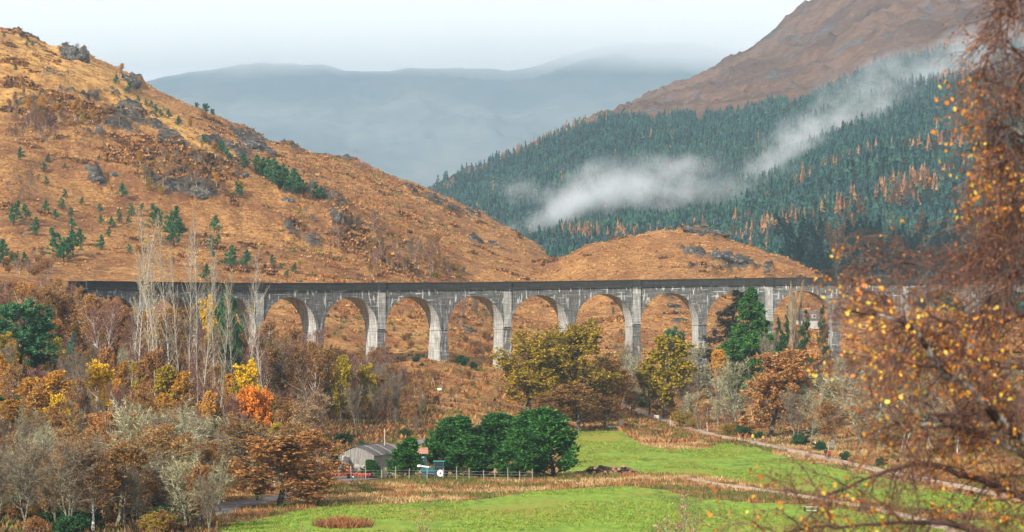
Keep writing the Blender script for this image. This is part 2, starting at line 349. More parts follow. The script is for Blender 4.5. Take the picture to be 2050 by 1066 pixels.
# hillside of bracken, dead purple moor grass, heather and rock
def moor_material():
    m, nt, b = newmat('moor_grass_and_bracken', 0.95, 0.1)
    P = coords(nt, (1, 1, 1)); Pl = coords(nt, (0.5, 0.5, 2.0))
    n1 = noise(nt, P, 0.018, 6, .6); n2 = noise(nt, P, 0.16, 6, .65); n3 = noise(nt, P, 1.1, 4, .7); n4 = noise(nt, Pl, 0.5, 6, .75)
    c = ramp(nt, n1, [(.30, (.25, .095, .026)), (.43, (.47, .215, .06)), (.56, (.58, .31, .09)), (.72, (.38, .16, .045))])
    c2 = ramp(nt, n2, [(.33, (.085, .036, .016)), (.46, (.34, .135, .036)), (.56, (.58, .30, .085)), (.72, (.72, .43, .15))])
    c = mixc(nt, .5, c, c2)
    c = mixc(nt, ramp(nt, noise(nt, coords(nt, (1, .7, 1)), .045, 7, .72), [(.50, (0,) * 3), (.58, (.85,) * 3)]), c, (.19, .07, .025))
    c = mixc(nt, ramp(nt, n3, [(.36, (.95,) * 3), (.62, (0,) * 3)]), c, (.11, .045, .018))
    c = mixc(nt, ramp(nt, n4, [(.55, (0,) * 3), (.68, (.6,) * 3)]), c, (.62, .37, .14))
    c = mixc(nt, .12, c, (.45, .27, .16))
    # golden grass of the crest, with its sunlit tone painted into the colour
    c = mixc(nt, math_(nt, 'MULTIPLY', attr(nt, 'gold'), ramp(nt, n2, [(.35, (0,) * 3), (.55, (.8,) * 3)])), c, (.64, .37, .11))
    # heather
    hf = math_(nt, 'ADD', attr(nt, 'heath'), math_(nt, 'MULTIPLY', math_(nt, 'SUBTRACT', n2, .52), 3.5))
    hf = ramp(nt, hf, [(.45, (0,) * 3), (.75, (.75,) * 3)])
    hc = ramp(nt, n3, [(.3, (.055, .028, .018)), (.5, (.12, .055, .03)), (.7, (.13, .085, .03))])
    c = mixc(nt, hf, c, hc)
    gf = math_(nt, 'MULTIPLY', attr(nt, 'green'), ramp(nt, n3, [(.35, (1,) * 3), (.62, (.15,) * 3)]))
    c = mixc(nt, gf, c, (.075, .085, .022))
    rf = math_(nt, 'ADD', attr(nt, 'rock'), math_(nt, 'MULTIPLY', math_(nt, 'SUBTRACT', n3, .5), 1.5))
    rf = ramp(nt, rf, [(.50, (0,) * 3), (.64, (1,) * 3)])
    rc = ramp(nt, n4, [(.36, (.025, .023, .02)), (.5, (.085, .075, .062)), (.62, (.17, .155, .13)), (.72, (.36, .34, .29))])
    c = mixc(nt, rf, c, rc)
    nt.links.new(c, b.inputs['Base Color'])
    h = math_(nt, 'ADD', n3, math_(nt, 'MULTIPLY', n2, 2.5)); h = math_(nt, 'ADD', h, math_(nt, 'MULTIPLY', n4, 1.2))
    bump(nt, b, h, 0.8, 0.75)
    return m
def field_material():
    m, nt, b = newmat('pasture_grass', 0.9, 0.15)
    P = coords(nt, (1, 1, 1)); Ps = coords(nt, (1, .20, 1), rot=(0, 0, R(4)))
    n1 = noise(nt, coords(nt, (1, .45, 1)), 0.03, 5, .65); n2 = noise(nt, Ps, 0.10, 8, .75); n3 = noise(nt, Ps, 0.8, 6, .8)
    c = ramp(nt, n3, [(.3, (.09, .15, .014)), (.5, (.175, .275, .024)), (.7, (.26, .36, .038))])
    c = mixc(nt, ramp(nt, n1, [(.47, (0,) * 3), (.60, (.85,) * 3)]), c, (.26, .23, .035))
    c = mixc(nt, ramp(nt, n2, [(.34, (.9,) * 3), (.47, (0,) * 3)]), c, (.06, .115, .012))
    nt.links.new(c, b.inputs['Base Color']); bump(nt, b, n3, 0.15, 0.6)
    return m
def rough_material():
    m, nt, b = newmat('rough_valley_grass', 0.95, 0.1)
    P = coords(nt, (1, 1, 1)); n1 = noise(nt, P, 0.09, 5, .65); n3 = noise(nt, P, 1.0, 4, .7)
    c = ramp(nt, n1, [(.32, (.06, .085, .018)), (.45, (.15, .09, .03)), (.56, (.34, .20, .07)), (.68, (.22, .085, .035))])
    c = mixc(nt, ramp(nt, n3, [(.35, (.7,) * 3), (.6, (0,) * 3)]), c, (.09, .05, .022))
    nt.links.new(c, b.inputs['Base Color']); bump(nt, b, n3, 0.3, 0.8)
    return m
M_moor = moor_material(); M_field = field_material(); M_rough = rough_material()
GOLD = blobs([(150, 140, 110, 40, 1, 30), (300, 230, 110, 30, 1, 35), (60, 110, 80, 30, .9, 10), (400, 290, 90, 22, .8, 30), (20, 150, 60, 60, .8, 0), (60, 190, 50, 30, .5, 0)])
GREEN = np.clip(blobs([(60, 200, 60, 16, .6, 0), (330, 215, 20, 5, 1, 40), (355, 350, 60, 30, .4, 0)]), 0, 1)
wood_floor = ((PX < 870) & (YY > 285) & (YY < 640 + (PX - 0) * .0)) * 1.0
HEATH = HEATH * .55 + wood_floor * np.clip((840 - PX) / 80, 0, 1) * .7 * np.clip((660 - YY) / 60, 0, 1)
fc = FIELD[:-1, :-1]
nearc = (rowsY[None, :-1] < 600) & (Z0[:-1, :-1] < 3.0) & ~fc
nearc |= (rowsY[None, :-1] < 285) & ~fc
hillc = ~fc & ~nearc
A = dict(rock=rock, heath=HEATH, gold=GOLD, green=GREEN)
link('hillside', gridmesh('hillside', hillc, M_moor, A), kind='structure')
link('pasture', gridmesh('pasture', fc, M_field, {}), kind='structure')
link('rough_ground', gridmesh('rough_ground', nearc, M_rough, {}), kind='structure')

# ------------------------------------------------------------------ distant mountains
def polar(cols, rows, stations, smooth_m=(6, .012)):
    sk = sorted(stations)
    pr = np.array([np.interp(rows, [a for a, b in stations[k]], [b for a, b in stations[k]]) for k in sk])
    out = pr.copy()
    for i, y in enumerate(rows):
        s = smooth_m[0] + smooth_m[1] * y; wts = np.exp(-0.5 * ((rows - y) / s) ** 2) * np.gradient(rows); out[:, i] = (pr * wts).sum(1) / wts.sum()
    z = pchip_cols(sk, out, cols); P, Y = np.meshgrid(cols, rows, indexing='ij'); return P, Y, (P - CX) / F * Y, z
def polar_link(name, P, Y, X, z, mat, attrs=None):
    nc, nr = P.shape; a = (np.arange(nc - 1)[:, None] * nr + np.arange(nr - 1)[None]).ravel()
    q = np.stack([a, a + nr, a + nr + 1, a + 1], 1)
    m = mesh(name, np.stack([X.ravel(), Y.ravel(), z.ravel()], 1), q, mats=[mat], smooth=True)
    for k, v in (attrs or {}).items():
        t = m.attributes.new(k, 'FLOAT', 'POINT'); t.data.foreach_set('value', v.ravel().astype(np.float32))
    return link(name, m, kind='structure')

mt = {}
for px, c, d, r in [(-900, 600, 560, 560), (300, 600, 520, 520), (700, 560, 440, 440), (855, 540, 390, 392), (950, 515, 347, 350), (1050, 485, 306, 312), (1150, 460, 260, 268), (1230, 448, 240, 240), (1300, 440, 236, 207),
                    (1380, 430, 238, 172), (1450, 420, 234, 132), (1500, 410, 228, 98), (1560, 385, 224, 52), (1620, 350, 215, 3), (1700, 322, 180, -60), (1800, 302, 135, -120),
                    (1900, 288, 112, -190), (2050, 272, 104, -240), (2400, 262, 95, -270), (2700, 262, 95, -270)]:
    dip = 10 if px < 1200 else 14
    r = r if px >= 1300 else d + (45 if px < 1200 else 16)
    mt[px] = [(1180, 10), (1235, zz(628, 1235)), (1300, zz(566, 1300)), (1340, zz(552, 1340)), (1620, zz((c * .55 + 640 * .45), 1620)), (1900, zz(c, 1900)), (2060, zz(c + dip, 2060)), (2250, zz(c - (c - d) * .18, 2250)), (2900, zz(d, 2900)), (4000, zz(r, 4000)), (4300, zz(r, 4000) - 60), (5200, 150)]
mc = np.concatenate([np.arange(-900, 600, 60), np.arange(600, 2150, 5.5), np.arange(2150, 2700, 50)]); mr_ = np.concatenate([np.arange(1200, 2100, 13), np.arange(2100, 2950, 17), np.arange(2950, 4200, 11), np.arange(4200, 5300, 100)])
MP, MY, MX, MZ = polar(mc, mr_, mt)
up = np.clip((MY - 2850) / 250, 0, 1) * np.clip((4300 - MY) / 200, 0.2, 1)
# gullies and knolls run down the slope to the lower left
gx = MX * .82 + MY * .57; gy = -MX * .57 + MY * .82
rg = fbm(gx * 0.35, gy, 90, 5, 301, ridged=True)
MZ = MZ + up * ((rg - .6) * 46 + (fbm(MX, MY, 35, 5, 333, ridged=True) - .6) * 20) + (1 - up) * np.clip((MY - 1250) / 200, 0, 1) * ((fbm(MX, MY, 130, 4, 311) - .5) * 26)
MPY = HY - (MZ - ZC) * F / MY
mrock = np.clip((fbm(MX, MY, 60, 5, 344, ridged=True) - .66) * 5, 0, 1) * up
def mountain_material():
    m, nt, b = newmat('mountain_grass_and_rock', 0.95, 0.1)
    P = coords(nt, (1, 1, 1)); Pg = coords(nt, (.5, 1.6, 1), rot=(0, 0, R(-35)))
    n1 = noise(nt, Pg, 0.006, 7, .62); n2 = noise(nt, P, 0.045, 7, .72); n3 = noise(nt, P, .15, 5, .7)
    c = ramp(nt, n1, [(.32, (.035, .024, .02)), (.46, (.105, .060, .040)), (.56, (.19, .108, .066)), (.70, (.09, .065, .045))])
    c = mixc(nt, ramp(nt, n2, [(.38, (.75,) * 3), (.55, (0,) * 3)]), c, (.10, .05, .035))
    c = mixc(nt, ramp(nt, n3, [(.56, (0,) * 3), (.68, (.5,) * 3)]), c, (.30, .175, .09))
    rf = math_(nt, 'ADD', attr(nt, 'rock'), math_(nt, 'MULTIPLY', math_(nt, 'SUBTRACT', n2, .55), 2.5))
    c = mixc(nt, ramp(nt, rf, [(.50, (0,) * 3), (.78, (.85,) * 3)]), c, ramp(nt, n3, [(.35, (.045, .045, .05)), (.65, (.15, .145, .145))]))
    # forest floor below the tree line
    c = mixc(nt, attr(nt, 'wooded'), c, (.022, .035, .02))
    nt.links.new(c, b.inputs['Base Color'])
    h = math_(nt, 'ADD', math_(nt, 'MULTIPLY', n1, 3.0), n2); bump(nt, b, h, 9.0, 0.8); return m
FT_px = [600, 855, 940, 1050, 1100, 1150, 1220, 1300, 1345, 1390, 1420, 1484, 1557, 1578, 1625, 1689, 1752, 1825, 1878, 1956, 2050, 2600]
FT_py = [520, 390, 345, 302, 278, 255, 240, 246, 236, 232, 240, 224, 204, 216, 201, 164, 138, 122, 112, 98, 92, 85]
ftl = np.interp(MP, FT_px, FT_py) + (fbm(MX, MY, 60, 3, 399) - .5) * 14
clear_ = (((MP - 1335) / 24) ** 2 + ((MPY - 268) / 6) ** 2 < 1) | (((MP - 1398) / 10) ** 2 + ((MPY - 240) / 14) ** 2 < 1) | (((MP - 1190) / 16) ** 2 + ((MPY - 282) / 4) ** 2 < 1)
wooded = (MPY > ftl) & (MY < 2990) & ~clear_ & (MY > 1230)
polar_link('mountain', MP, MY, MX, MZ, mountain_material(), dict(rock=mrock, wooded=wooded * 1.0))

fm = {}
for px, spur, r in [(-1500, 330, 200), (-300, 330, 230), (100, 320, 190), (200, 320, 168), (290, 330, 155), (340, 335, 143), (420, 340, 131), (500, 345, 124), (560, 348, 119), (650, 350, 121), (700, 352, 135), (760, 352, 133), (860, 350, 128),
                    (960, 335, 124), (1010, 320, 132), (1060, 300, 126), (1150, 262, 98), (1250, 225, 80), (1350, 190, 74), (1450, 160, 86), (1520, 140, 94), (1700, 110, 100), (2600, 100, 110)]:
    fm[px] = [(5600, 20), (8200, zz(560, 8200)), (10200, zz((r + 420) * .5, 10200)), (12000, zz(r, 12000)), (12900, 700)]
fc_ = np.concatenate([np.arange(-1500, 100, 50), np.arange(100, 1700, 8), np.arange(1700, 2600, 60)]); fr_ = np.concatenate([np.arange(5600, 9000, 200), np.arange(9000, 12400, 44), np.arange(12400, 13000, 200)])
GP, GY, GX, GZ = polar(fc_, fr_, fm, (10, .008))
GZ = GZ + np.clip((GY - 8000) / 1000, 0, 1) * ((fbm(GX * .6, GY * .6, 440, 5, 501, ridged=True) - .6) * 110 + (fbm(GX, GY, 120, 4, 511, ridged=True) - .6) * 44) * np.clip(1 - np.exp(-((GY - 12000) / 240) ** 2) * .7, .3, 1)
mm, nt, b = newmat('far_mountain_grass', 0.95, 0.1)
nA = noise(nt, coords(nt, (1, 1, 1)), 0.002, 8, .65)
nt.links.new(ramp(nt, nA, [(.35, (.050, .062, .066)), (.5, (.078, .088, .088)), (.65, (.115, .115, .105))]), b.inputs['Base Color'])
polar_link('far_mountain', GP, GY, GX, GZ, mm)

# ------------------------------------------------------------------ the conifer plantation on the mountain
M_spruce = leafmat('spruce_needles', [(0, (.001, .012, .014)), (.5, (.002, .026, .026)), (1, (.008, .050, .040))], .3, 0)
M_spruce2 = leafmat('greener_spruce_needles', [(0, (.002, .018, .016)), (.5, (.006, .040, .029)), (1, (.018, .068, .042))], .3, 0)
M_larch = leafmat('larch_needles', [(0, (.10, .042, .018)), (.5, (.21, .10, .04)), (1, (.33, .17, .07))], .25, .2)
M_darkbark = barkmat('conifer_bark', (.12, .10, .09), (.04, .03, .028))
def tiers(rng, h, r, nt_, spikes, hole=0.0):
    """a conifer: broken tiers of drooping branches round the stem"""
    V = []; T = []
    for k in range(nt_):
        t = k / nt_; z1 = h * (0.10 + 0.9 * ((t + 1.35 / nt_))); z1 = min(z1, h); z0 = h * (0.10 + 0.9 * t) - .02 * h
        rr = r * (1 - t) ** .85 + .06 * r; b0 = len(V); V.append((rng.normal(0, .03) * r, rng.normal(0, .03) * r, z1))
        a0 = rng.uniform(0, 6.28)
        for s in range(spikes):
            a = a0 + s * 2 * math.pi / spikes; q = rr * (rng.uniform(.75, 1.15) if s % 2 == 0 else rng.uniform(.4, .6))
            V.append((q * math.cos(a), q * math.sin(a), z0 + (0 if s % 2 == 0 else .05 * h) + rng.uniform(-.02, .02) * h))
        for s in range(spikes): T.append((b0, b0 + 1 + s, b0 + 1 + (s + 1) % spikes))
    return np.array(V), np.array(T)
def scatter_joined(name, protos, xyz, scl, rot, mats, label, cat, which=None, mi=None):
    Vs = []; Ts = []; Ms = []; n = 0
    for i, pr in enumerate(protos):
        sel = np.nonzero(which == i)[0]
        if not len(sel): continue
        v, t = pr[0], pr[1]; c, s = np.cos(rot[sel]), np.sin(rot[sel]); sx = scl[sel]
        if sx.ndim == 1: sx = np.stack([sx, sx], 1)
        X = (v[None, :, 0] * c[:, None] - v[None, :, 1] * s[:, None]) * sx[:, :1] + xyz[sel, 0:1]
        Yv = (v[None, :, 0] * s[:, None] + v[None, :, 1] * c[:, None]) * sx[:, :1] + xyz[sel, 1:2]
        Zv = v[None, :, 2] * sx[:, 1:2] + xyz[sel, 2:3]
        Vs.append(np.stack([X, Yv, Zv], 2).reshape(-1, 3))
        Ts.append((t[None] + (np.arange(len(sel)) * len(v))[:, None, None]).reshape(-1, 3) + n); n += len(sel) * len(v)
        Ms.append(np.full(len(sel) * len(t), 0 if mi is None else mi[i]))
    m = mesh(name, np.concatenate(Vs), tris=np.concatenate(Ts), mats=mats, ti=np.concatenate(Ms))
    return link(name, m, kind='stuff', label=label, category=cat)
rng = rs(5)
def mgrid_pts(n, mask_cells, seed):
    """points spread evenly in plan over the chosen cells of the mountain"""
    r = rs(seed); ar = (MX[1:, :-1] - MX[:-1, :-1]) * (MY[:-1, 1:] - MY[:-1, :-1]) * mask_cells
    cdf = np.cumsum(ar.ravel()); k = np.searchsorted(cdf, r.uniform(0, cdf[-1], n)); i, j = np.unravel_index(k, ar.shape)
    a, b = r.uniform(0, 1, n), r.uniform(0, 1, n)
    Yv = MY[i, j] * (1 - b) + MY[i, j + 1] * b; Pv = MP[i, j] * (1 - a) + MP[i + 1, j] * a
    Zv = (MZ[i, j] * (1 - b) + MZ[i, j + 1] * b) * (1 - a) + (MZ[i + 1, j] * (1 - b) + MZ[i + 1, j + 1] * b) * a
    return np.stack([(Pv - CX) / F * Yv, Yv, Zv], 1), Pv
inview = (MP > 740) & (MP < 2150)
# cells hidden behind the nearer spur are left without trees
best = np.maximum.accumulate(-MPY, axis=1); hidden = (-MPY < best - 26) & (MY > 1900)
mask = (wooded & inview & ~hidden)[:-1, :-1]
protos = [tiers(rs(40 + k), 1, .22 + .04 * (k % 3), 4, 6) for k in range(6)] + [tiers(rs(60 + k), 1, .20, 4, 6) for k in range(3)] + [tiers(rs(70), 1, .27, 4, 6)]
pts, pv = mgrid_pts(23000, mask, 7)
hgt = rng.uniform(6, 11.5, len(pts)) * np.where(rng.uniform(0, 1, len(pts)) < .12, 1.25, 1.0) * (1 + .15 * (fbm(pts[:, 0], pts[:, 1], 50, 2, 8) - .5) * 3)
hgt = np.where(pts[:, 1] < 1950, hgt * .95, hgt)
wch = rng.integers(0, 6, len(pts))
ppy = HY - (pts[:, 2] - ZC) * F / pts[:, 1]
# larches stand in drifts along the spur and in the lower wood
ln = fbm(pts[:, 0], pts[:, 1], 55, 2, 13)
def gz(cx, cy, rx, ry): return np.exp(-(((pv - cx) / rx) ** 2 + ((ppy - cy) / ry) ** 2))
lz = gz(1530, 445, 90, 40) + gz(1600, 380, 40, 18) + gz(1812, 392, 42, 24) + .9 * gz(1690, 428, 34, 26) + .8 * gz(1130, 468, 70, 12) + .5 * gz(1230, 475, 60, 10) + .6 * gz(1880, 300, 60, 10)
lar = (pts[:, 1] < 2000) & (lz * .9 + (ln - .5) * 2.2 > .62) & (rng.uniform(0, 1, len(pts)) < .7)
lar |= (pts[:, 1] > 2700) & (pv > 1000) & (pv < 1215) & (ppy < np.interp(pv, FT_px, FT_py) + 10) & (rng.uniform(0, 1, len(pts)) < .6)
lar |= rng.uniform(0, 1, len(pts)) < .010
wch[~lar & (fbm(pts[:, 0], pts[:, 1], 70, 3, 17) + rng.normal(0, .06, len(pts)) > .58)] = 9
wch[lar] = rng.integers(6, 9, lar.sum())
scatter_joined('forest', protos, pts, np.stack([hgt * rng.uniform(.85, 1.15, len(pts)), hgt], 1), rng.uniform(0, 6.28, len(pts)), [M_spruce, M_larch, M_spruce2],
               'dark conifer plantation covering the mountainside, with drifts of orange larches', 'forest', wch, [0] * 6 + [1] * 3 + [2])

# ------------------------------------------------------------------ haze, drifting fog and the cloud on the far tops
def volmat(name, dens, col=(.92, .95, 1.0), aniso=0.0):
    m = bpy.data.materials.new(name); m.use_nodes = True; nt = m.node_tree; nt.nodes.remove(nt.nodes['Principled BSDF'])
    v = nt.nodes.new('ShaderNodeVolumePrincipled'); v.inputs['Color'].default_value = (*col, 1); v.inputs['Density'].default_value = dens
    v.inputs['Anisotropy'].default_value = aniso
    nt.links.new(v.outputs[0], nt.nodes['Material Output'].inputs['Volume']); return m, nt, v
HAZE_D = 6.0e-5
hm, _, _ = volmat('haze_air', HAZE_D, (.58, .82, 1.0))
MB().box((500, 6500, 700), (18000, 13240, 1404)).build('haze', hm, kind='stuff')
def fog(name, pxpyY, size, rz, ry, dens, nscale, seed, label, thr=.45, col=(.95, .97, 1.0)):
    px, py, Y = pxpyY; c = ((px - CX) / F * Y, Y, zz(py, Y))
    m, nt, v = volmat(name + '_volume', 0, col, 0.0)
    tcn = nt.nodes.new('ShaderNodeTexCoord'); mpn = nt.nodes.new('ShaderNodeMapping'); mpn.inputs['Location'].default_value = (seed * 7.3, seed * 3.1, seed)
    mpn.inputs['Scale'].default_value = tuple(s / nscale for s in size); nt.links.new(tcn.outputs['Object'], mpn.inputs[0])
    n = noise(nt, mpn.outputs[0], 1.0, 7, .68)
    ln_ = nt.nodes.new('ShaderNodeVectorMath'); ln_.operation = 'LENGTH'; nt.links.new(tcn.outputs['Object'], ln_.inputs[0])
    fall = math_(nt, 'SUBTRACT', 1.0, ln_.outputs['Value'], True)
    d = math_(nt, 'SUBTRACT', math_(nt, 'ADD', n, math_(nt, 'MULTIPLY', fall, .26)), thr + .13, True)
    d = math_(nt, 'MULTIPLY', math_(nt, 'MINIMUM', math_(nt, 'MULTIPLY', d, 6.0), 1.0), math_(nt, 'POWER', fall, .6)); d = math_(nt, 'MULTIPLY', d, dens)
    nt.links.new(d, v.inputs['Density'])
    o = MB().ball((0, 0, 0), 1, 20, 12).build(name, m, kind='stuff'); o.location = c; o.scale = size; o.rotation_euler = (0, R(ry), R(rz)); o['label'] = label; o['category'] = 'fog'
    return o
fog('drifting_fog', (1225, 378, 2120), (112, 80, 30), 0, -5, .028, 30, 1, 'white bank of fog drifting low over the conifers above the orange knoll', .475)
fog('drifting_fog', (1120, 425, 2020), (66, 50, 15), 0, -20, .026, 26, 2, 'thin tail of fog trailing down to the left below the white bank', .46)
fog('drifting_fog', (1560, 320, 2240), (95, 70, 30), 0, -32, .022, 26, 3, 'slanting streak of fog rising over the middle of the plantation', .485)
fog('drifting_fog', (1690, 245, 2400), (120, 90, 46), 0, -28, .018, 30, 7, 'ragged fog rising above the slanting streak', .49)
fog('drifting_fog', (1860, 170, 2600), (180, 90, 62), 0, -18, .016, 40, 4, 'broad veil of fog where the plantation meets the brown slope', .47)
fog('drifting_fog', (1440, 380, 2130), (90, 60, 22), 0, -10, .010, 30, 5, 'faint wisp of fog between the white bank and the slanting streak', .48)
fog('drifting_fog', (1850, 330, 1985), (76, 50, 20), 0, -6, .020, 30, 6, 'small thin wisp of fog low over the lower conifers', .46)
fog('drifting_fog', (1330, 350, 2160), (70, 50, 22), 0, -14, .022, 30, 8, 'torn right-hand edge of the white bank of fog', .48)
# cloud lying on the far tops
cm, nt, v = volmat('low_cloud_volume', 0, (1, 1, 1))
g = nt.nodes.new('ShaderNodeNewGeometry'); sp = nt.nodes.new('ShaderNodeSeparateXYZ'); nt.links.new(g.outputs['Position'], sp.inputs[0])
n = noise(nt, coords(nt, (1, 1, 1.6)), .0008, 4, .55)
hh = math_(nt, 'ADD', math_(nt, 'SUBTRACT', sp.outputs['Z'], 1025.0), math_(nt, 'MULTIPLY', math_(nt, 'SUBTRACT', n, .5), 330.0))
d = math_(nt, 'MULTIPLY', math_(nt, 'DIVIDE', hh, 110.0, True), .0020)
nt.links.new(d, v.inputs['Density'])
MB().box((300, 11400, 1170), (10500, 1700, 440)).build('low_cloud', cm, kind='stuff', label='soft pale cloud lying along the tops of the far mountain', category='cloud')

# ------------------------------------------------------------------ the railway viaduct
def concrete(name, lo, hi, grime=.5, lime=.5, dark=(.03, .03, .03)):
    """board-marked concrete: course lines, black algae running down, white lime leaching; U along the wall, V metres below the top"""
    m, nt, b = newmat(name, 0.9, 0.15)
    U = coords(nt, (1, 1, 1), 'uv')
    n1 = noise(nt, coords(nt, (.25, 1.8, 1), 'uv'), .9, 6, .72); n2 = noise(nt, coords(nt, (2.2, .22, 1), 'uv'), 1.2, 5, .7); n3 = noise(nt, U, 5, 4, .7)
    c = ramp(nt, n1, [(.35, lo), (.65, hi)])
    w = N(nt, 'ShaderNodeTexWave', Scale=.52, Distortion=1.2, Detail=2); w.wave_type = 'BANDS'; w.bands_direction = 'Y'; nt.links.new(U, w.inputs[0])
    c = mixc(nt, ramp(nt, w.outputs['Fac'], [(.0, (.22,) * 3), (.22, (0,) * 3)]), c, tuple(x * .45 for x in lo))
    c = mixc(nt, ramp(nt, n2, [(.42, (grime,) * 3), (.60, (0,) * 3)]), c, dark)
    sp = nt.nodes.new('ShaderNodeSeparateXYZ'); nt.links.new(U, sp.inputs[0])
    # lime streaks hang below the string course and fade down the wall
    v = sp.outputs['Y']
    nl = noise(nt, coords(nt, (1.5, .30, 1), 'uv'), 1.1, 3, .5); nh = noise(nt, coords(nt, (.20, 3.2, 1), 'uv'), 1.0, 4, .6)
    nn = math_(nt, 'MAXIMUM', nl, math_(nt, 'ADD', nh, -.015))
    band = ramp(nt, math_(nt, 'DIVIDE', v, 22.0), [(.07, (0,) * 3), (.09, (1,) * 3), (.17, (.75,) * 3), (.30, (.35,) * 3), (1, (.3,) * 3)])
    lf = math_(nt, 'MULTIPLY', ramp(nt, nn, [(.595, (0,) * 3), (.63, (1,) * 3)]), math_(nt, 'MULTIPLY', band, lime))
    c = mixc(nt, lf, c, (.74, .74, .70))
    c = mixc(nt, ramp(nt, n3, [(.35, (.35,) * 3), (.6, (0,) * 3)]), c, dark)
    nt.links.new(c, b.inputs['Base Color']); bump(nt, b, math_(nt, 'ADD', n3, math_(nt, 'MULTIPLY', w.outputs['Fac'], .15)), .12, .6)
    return m
C_face = concrete('weathered_concrete', (.11, .115, .11), (.26, .26, .245), .6, .9)
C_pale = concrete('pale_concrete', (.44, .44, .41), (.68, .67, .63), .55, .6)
C_dark = concrete('blackened_concrete', (.024, .024, .023), (.085, .085, .08), .85, .3)
C_pier = concrete('streaked_pier_concrete', (.10, .10, .10), (.30, .30, .285), .6, 1.6)
C_pil = concrete('pilaster_concrete', (.32, .32, .30), (.58, .58, .54), .45, .8)

PITCH, RV, W2 = 17.0, 233.0, 2.75
VP, VT = {0: np.array([(1006 - CX) / F * 694.5, 694.5])}, {0: R(25.2)}
for k in range(1, 10):
    t = VT[k-1] - PITCH / RV / 2; VP[k] = VP[k-1] + PITCH * np.array([math.cos(t), math.sin(t)]); VT[k] = VT[k-1] - PITCH / RV
for k in range(-1, -11, -1):
    t = VT[k+1] + PITCH / RV / 2; VP[k] = VP[k+1] - PITCH * np.array([math.cos(t), math.sin(t)]); VT[k] = VT[k+1] + PITCH / RV
for k in VP: VP[k] = VP[k] + 0.0
KS = sorted(VP)
_tp = {-10: 32.3, -7: 32.7, -4: 32.9, -2: 33.3, 0: 33.8, 2: 34.5, 4: 35.15, 7: 35.45, 9: 35.6}
def top(s): return float(np.interp(s, sorted(_tp), [_tp[k] for k in sorted(_tp)]))
def vpos(s, off):
    """plan point at arc position s (in spans), off metres towards the camera from the centre line"""
    k = int(math.floor(s)); k = min(max(k, KS[0]), KS[-1] - 1); t = s - k
    a0, a1 = VT[k], VT[k+1]; a = a0 + (a1 - a0) * t
    p = VP[k] * (1 - t) + VP[k+1] * t
    sag = (PITCH ** 2 / (8 * RV)) * 4 * t * (1 - t)
    n = np.array([math.sin(a), -math.cos(a)])
    return p - n * sag + n * off
def vmesh(name, mat, S, O, Zf, quads, parent, uvS=None):
    V = []; 
    for s, o, z in zip(S, O, Zf): q = vpos(s, o); V.append((q[0], q[1], z))
    m = mesh(name, V, quads, mats=[mat])
    uv = m.uv_layers.new(name='UVMap'); Sx = np.array(S) * PITCH; Tz = np.array([top(s) for s in S]) - np.array(Zf); Oo = np.array(O)
    li = np.empty(len(m.loops), np.int32); m.loops.foreach_get('vertex_index', li)
    m.update(); 
    uvd = np.stack([Sx[li] + Oo[li] * .9 , Tz[li]], 1).astype(np.float32); uv.data.foreach_set('uv', uvd.ravel())
    return link(name, m, parent)
def prism(name, mat, prof, O0, O1, parent):
    """a closed strip: prof = list of (s, zlow, zhigh); front at offset O1, back at O0"""
    S = []; O = []; Zl = []; n = len(prof)
    for s, a, b_ in prof:
        for o, z in ((O1, a), (O1, b_), (O0, b_), (O0, a)): S.append(s); O.append(o); Zl.append(z)
    q = []
    for i in range(n - 1):
        for j in range(4): q.append((4*i + j, 4*(i+1) + j, 4*(i+1) + (j+1) % 4, 4*i + (j+1) % 4))
    q.append((0, 1, 2, 3)); q.append((4*(n-1) + 3, 4*(n-1) + 2, 4*(n-1) + 1, 4*(n-1)))
    return vmesh(name, mat, S, O, Zl, q, parent)
via = thing('railway_viaduct', 'long curved concrete railway viaduct of many round arches crossing the glen', 'viaduct', (0, 0, 0))
HALF = 7.5; PAR = 1.55; CORN = .32
K0, K1 = -7, 9
def spring(s): return top(s) - 3.25 - HALF
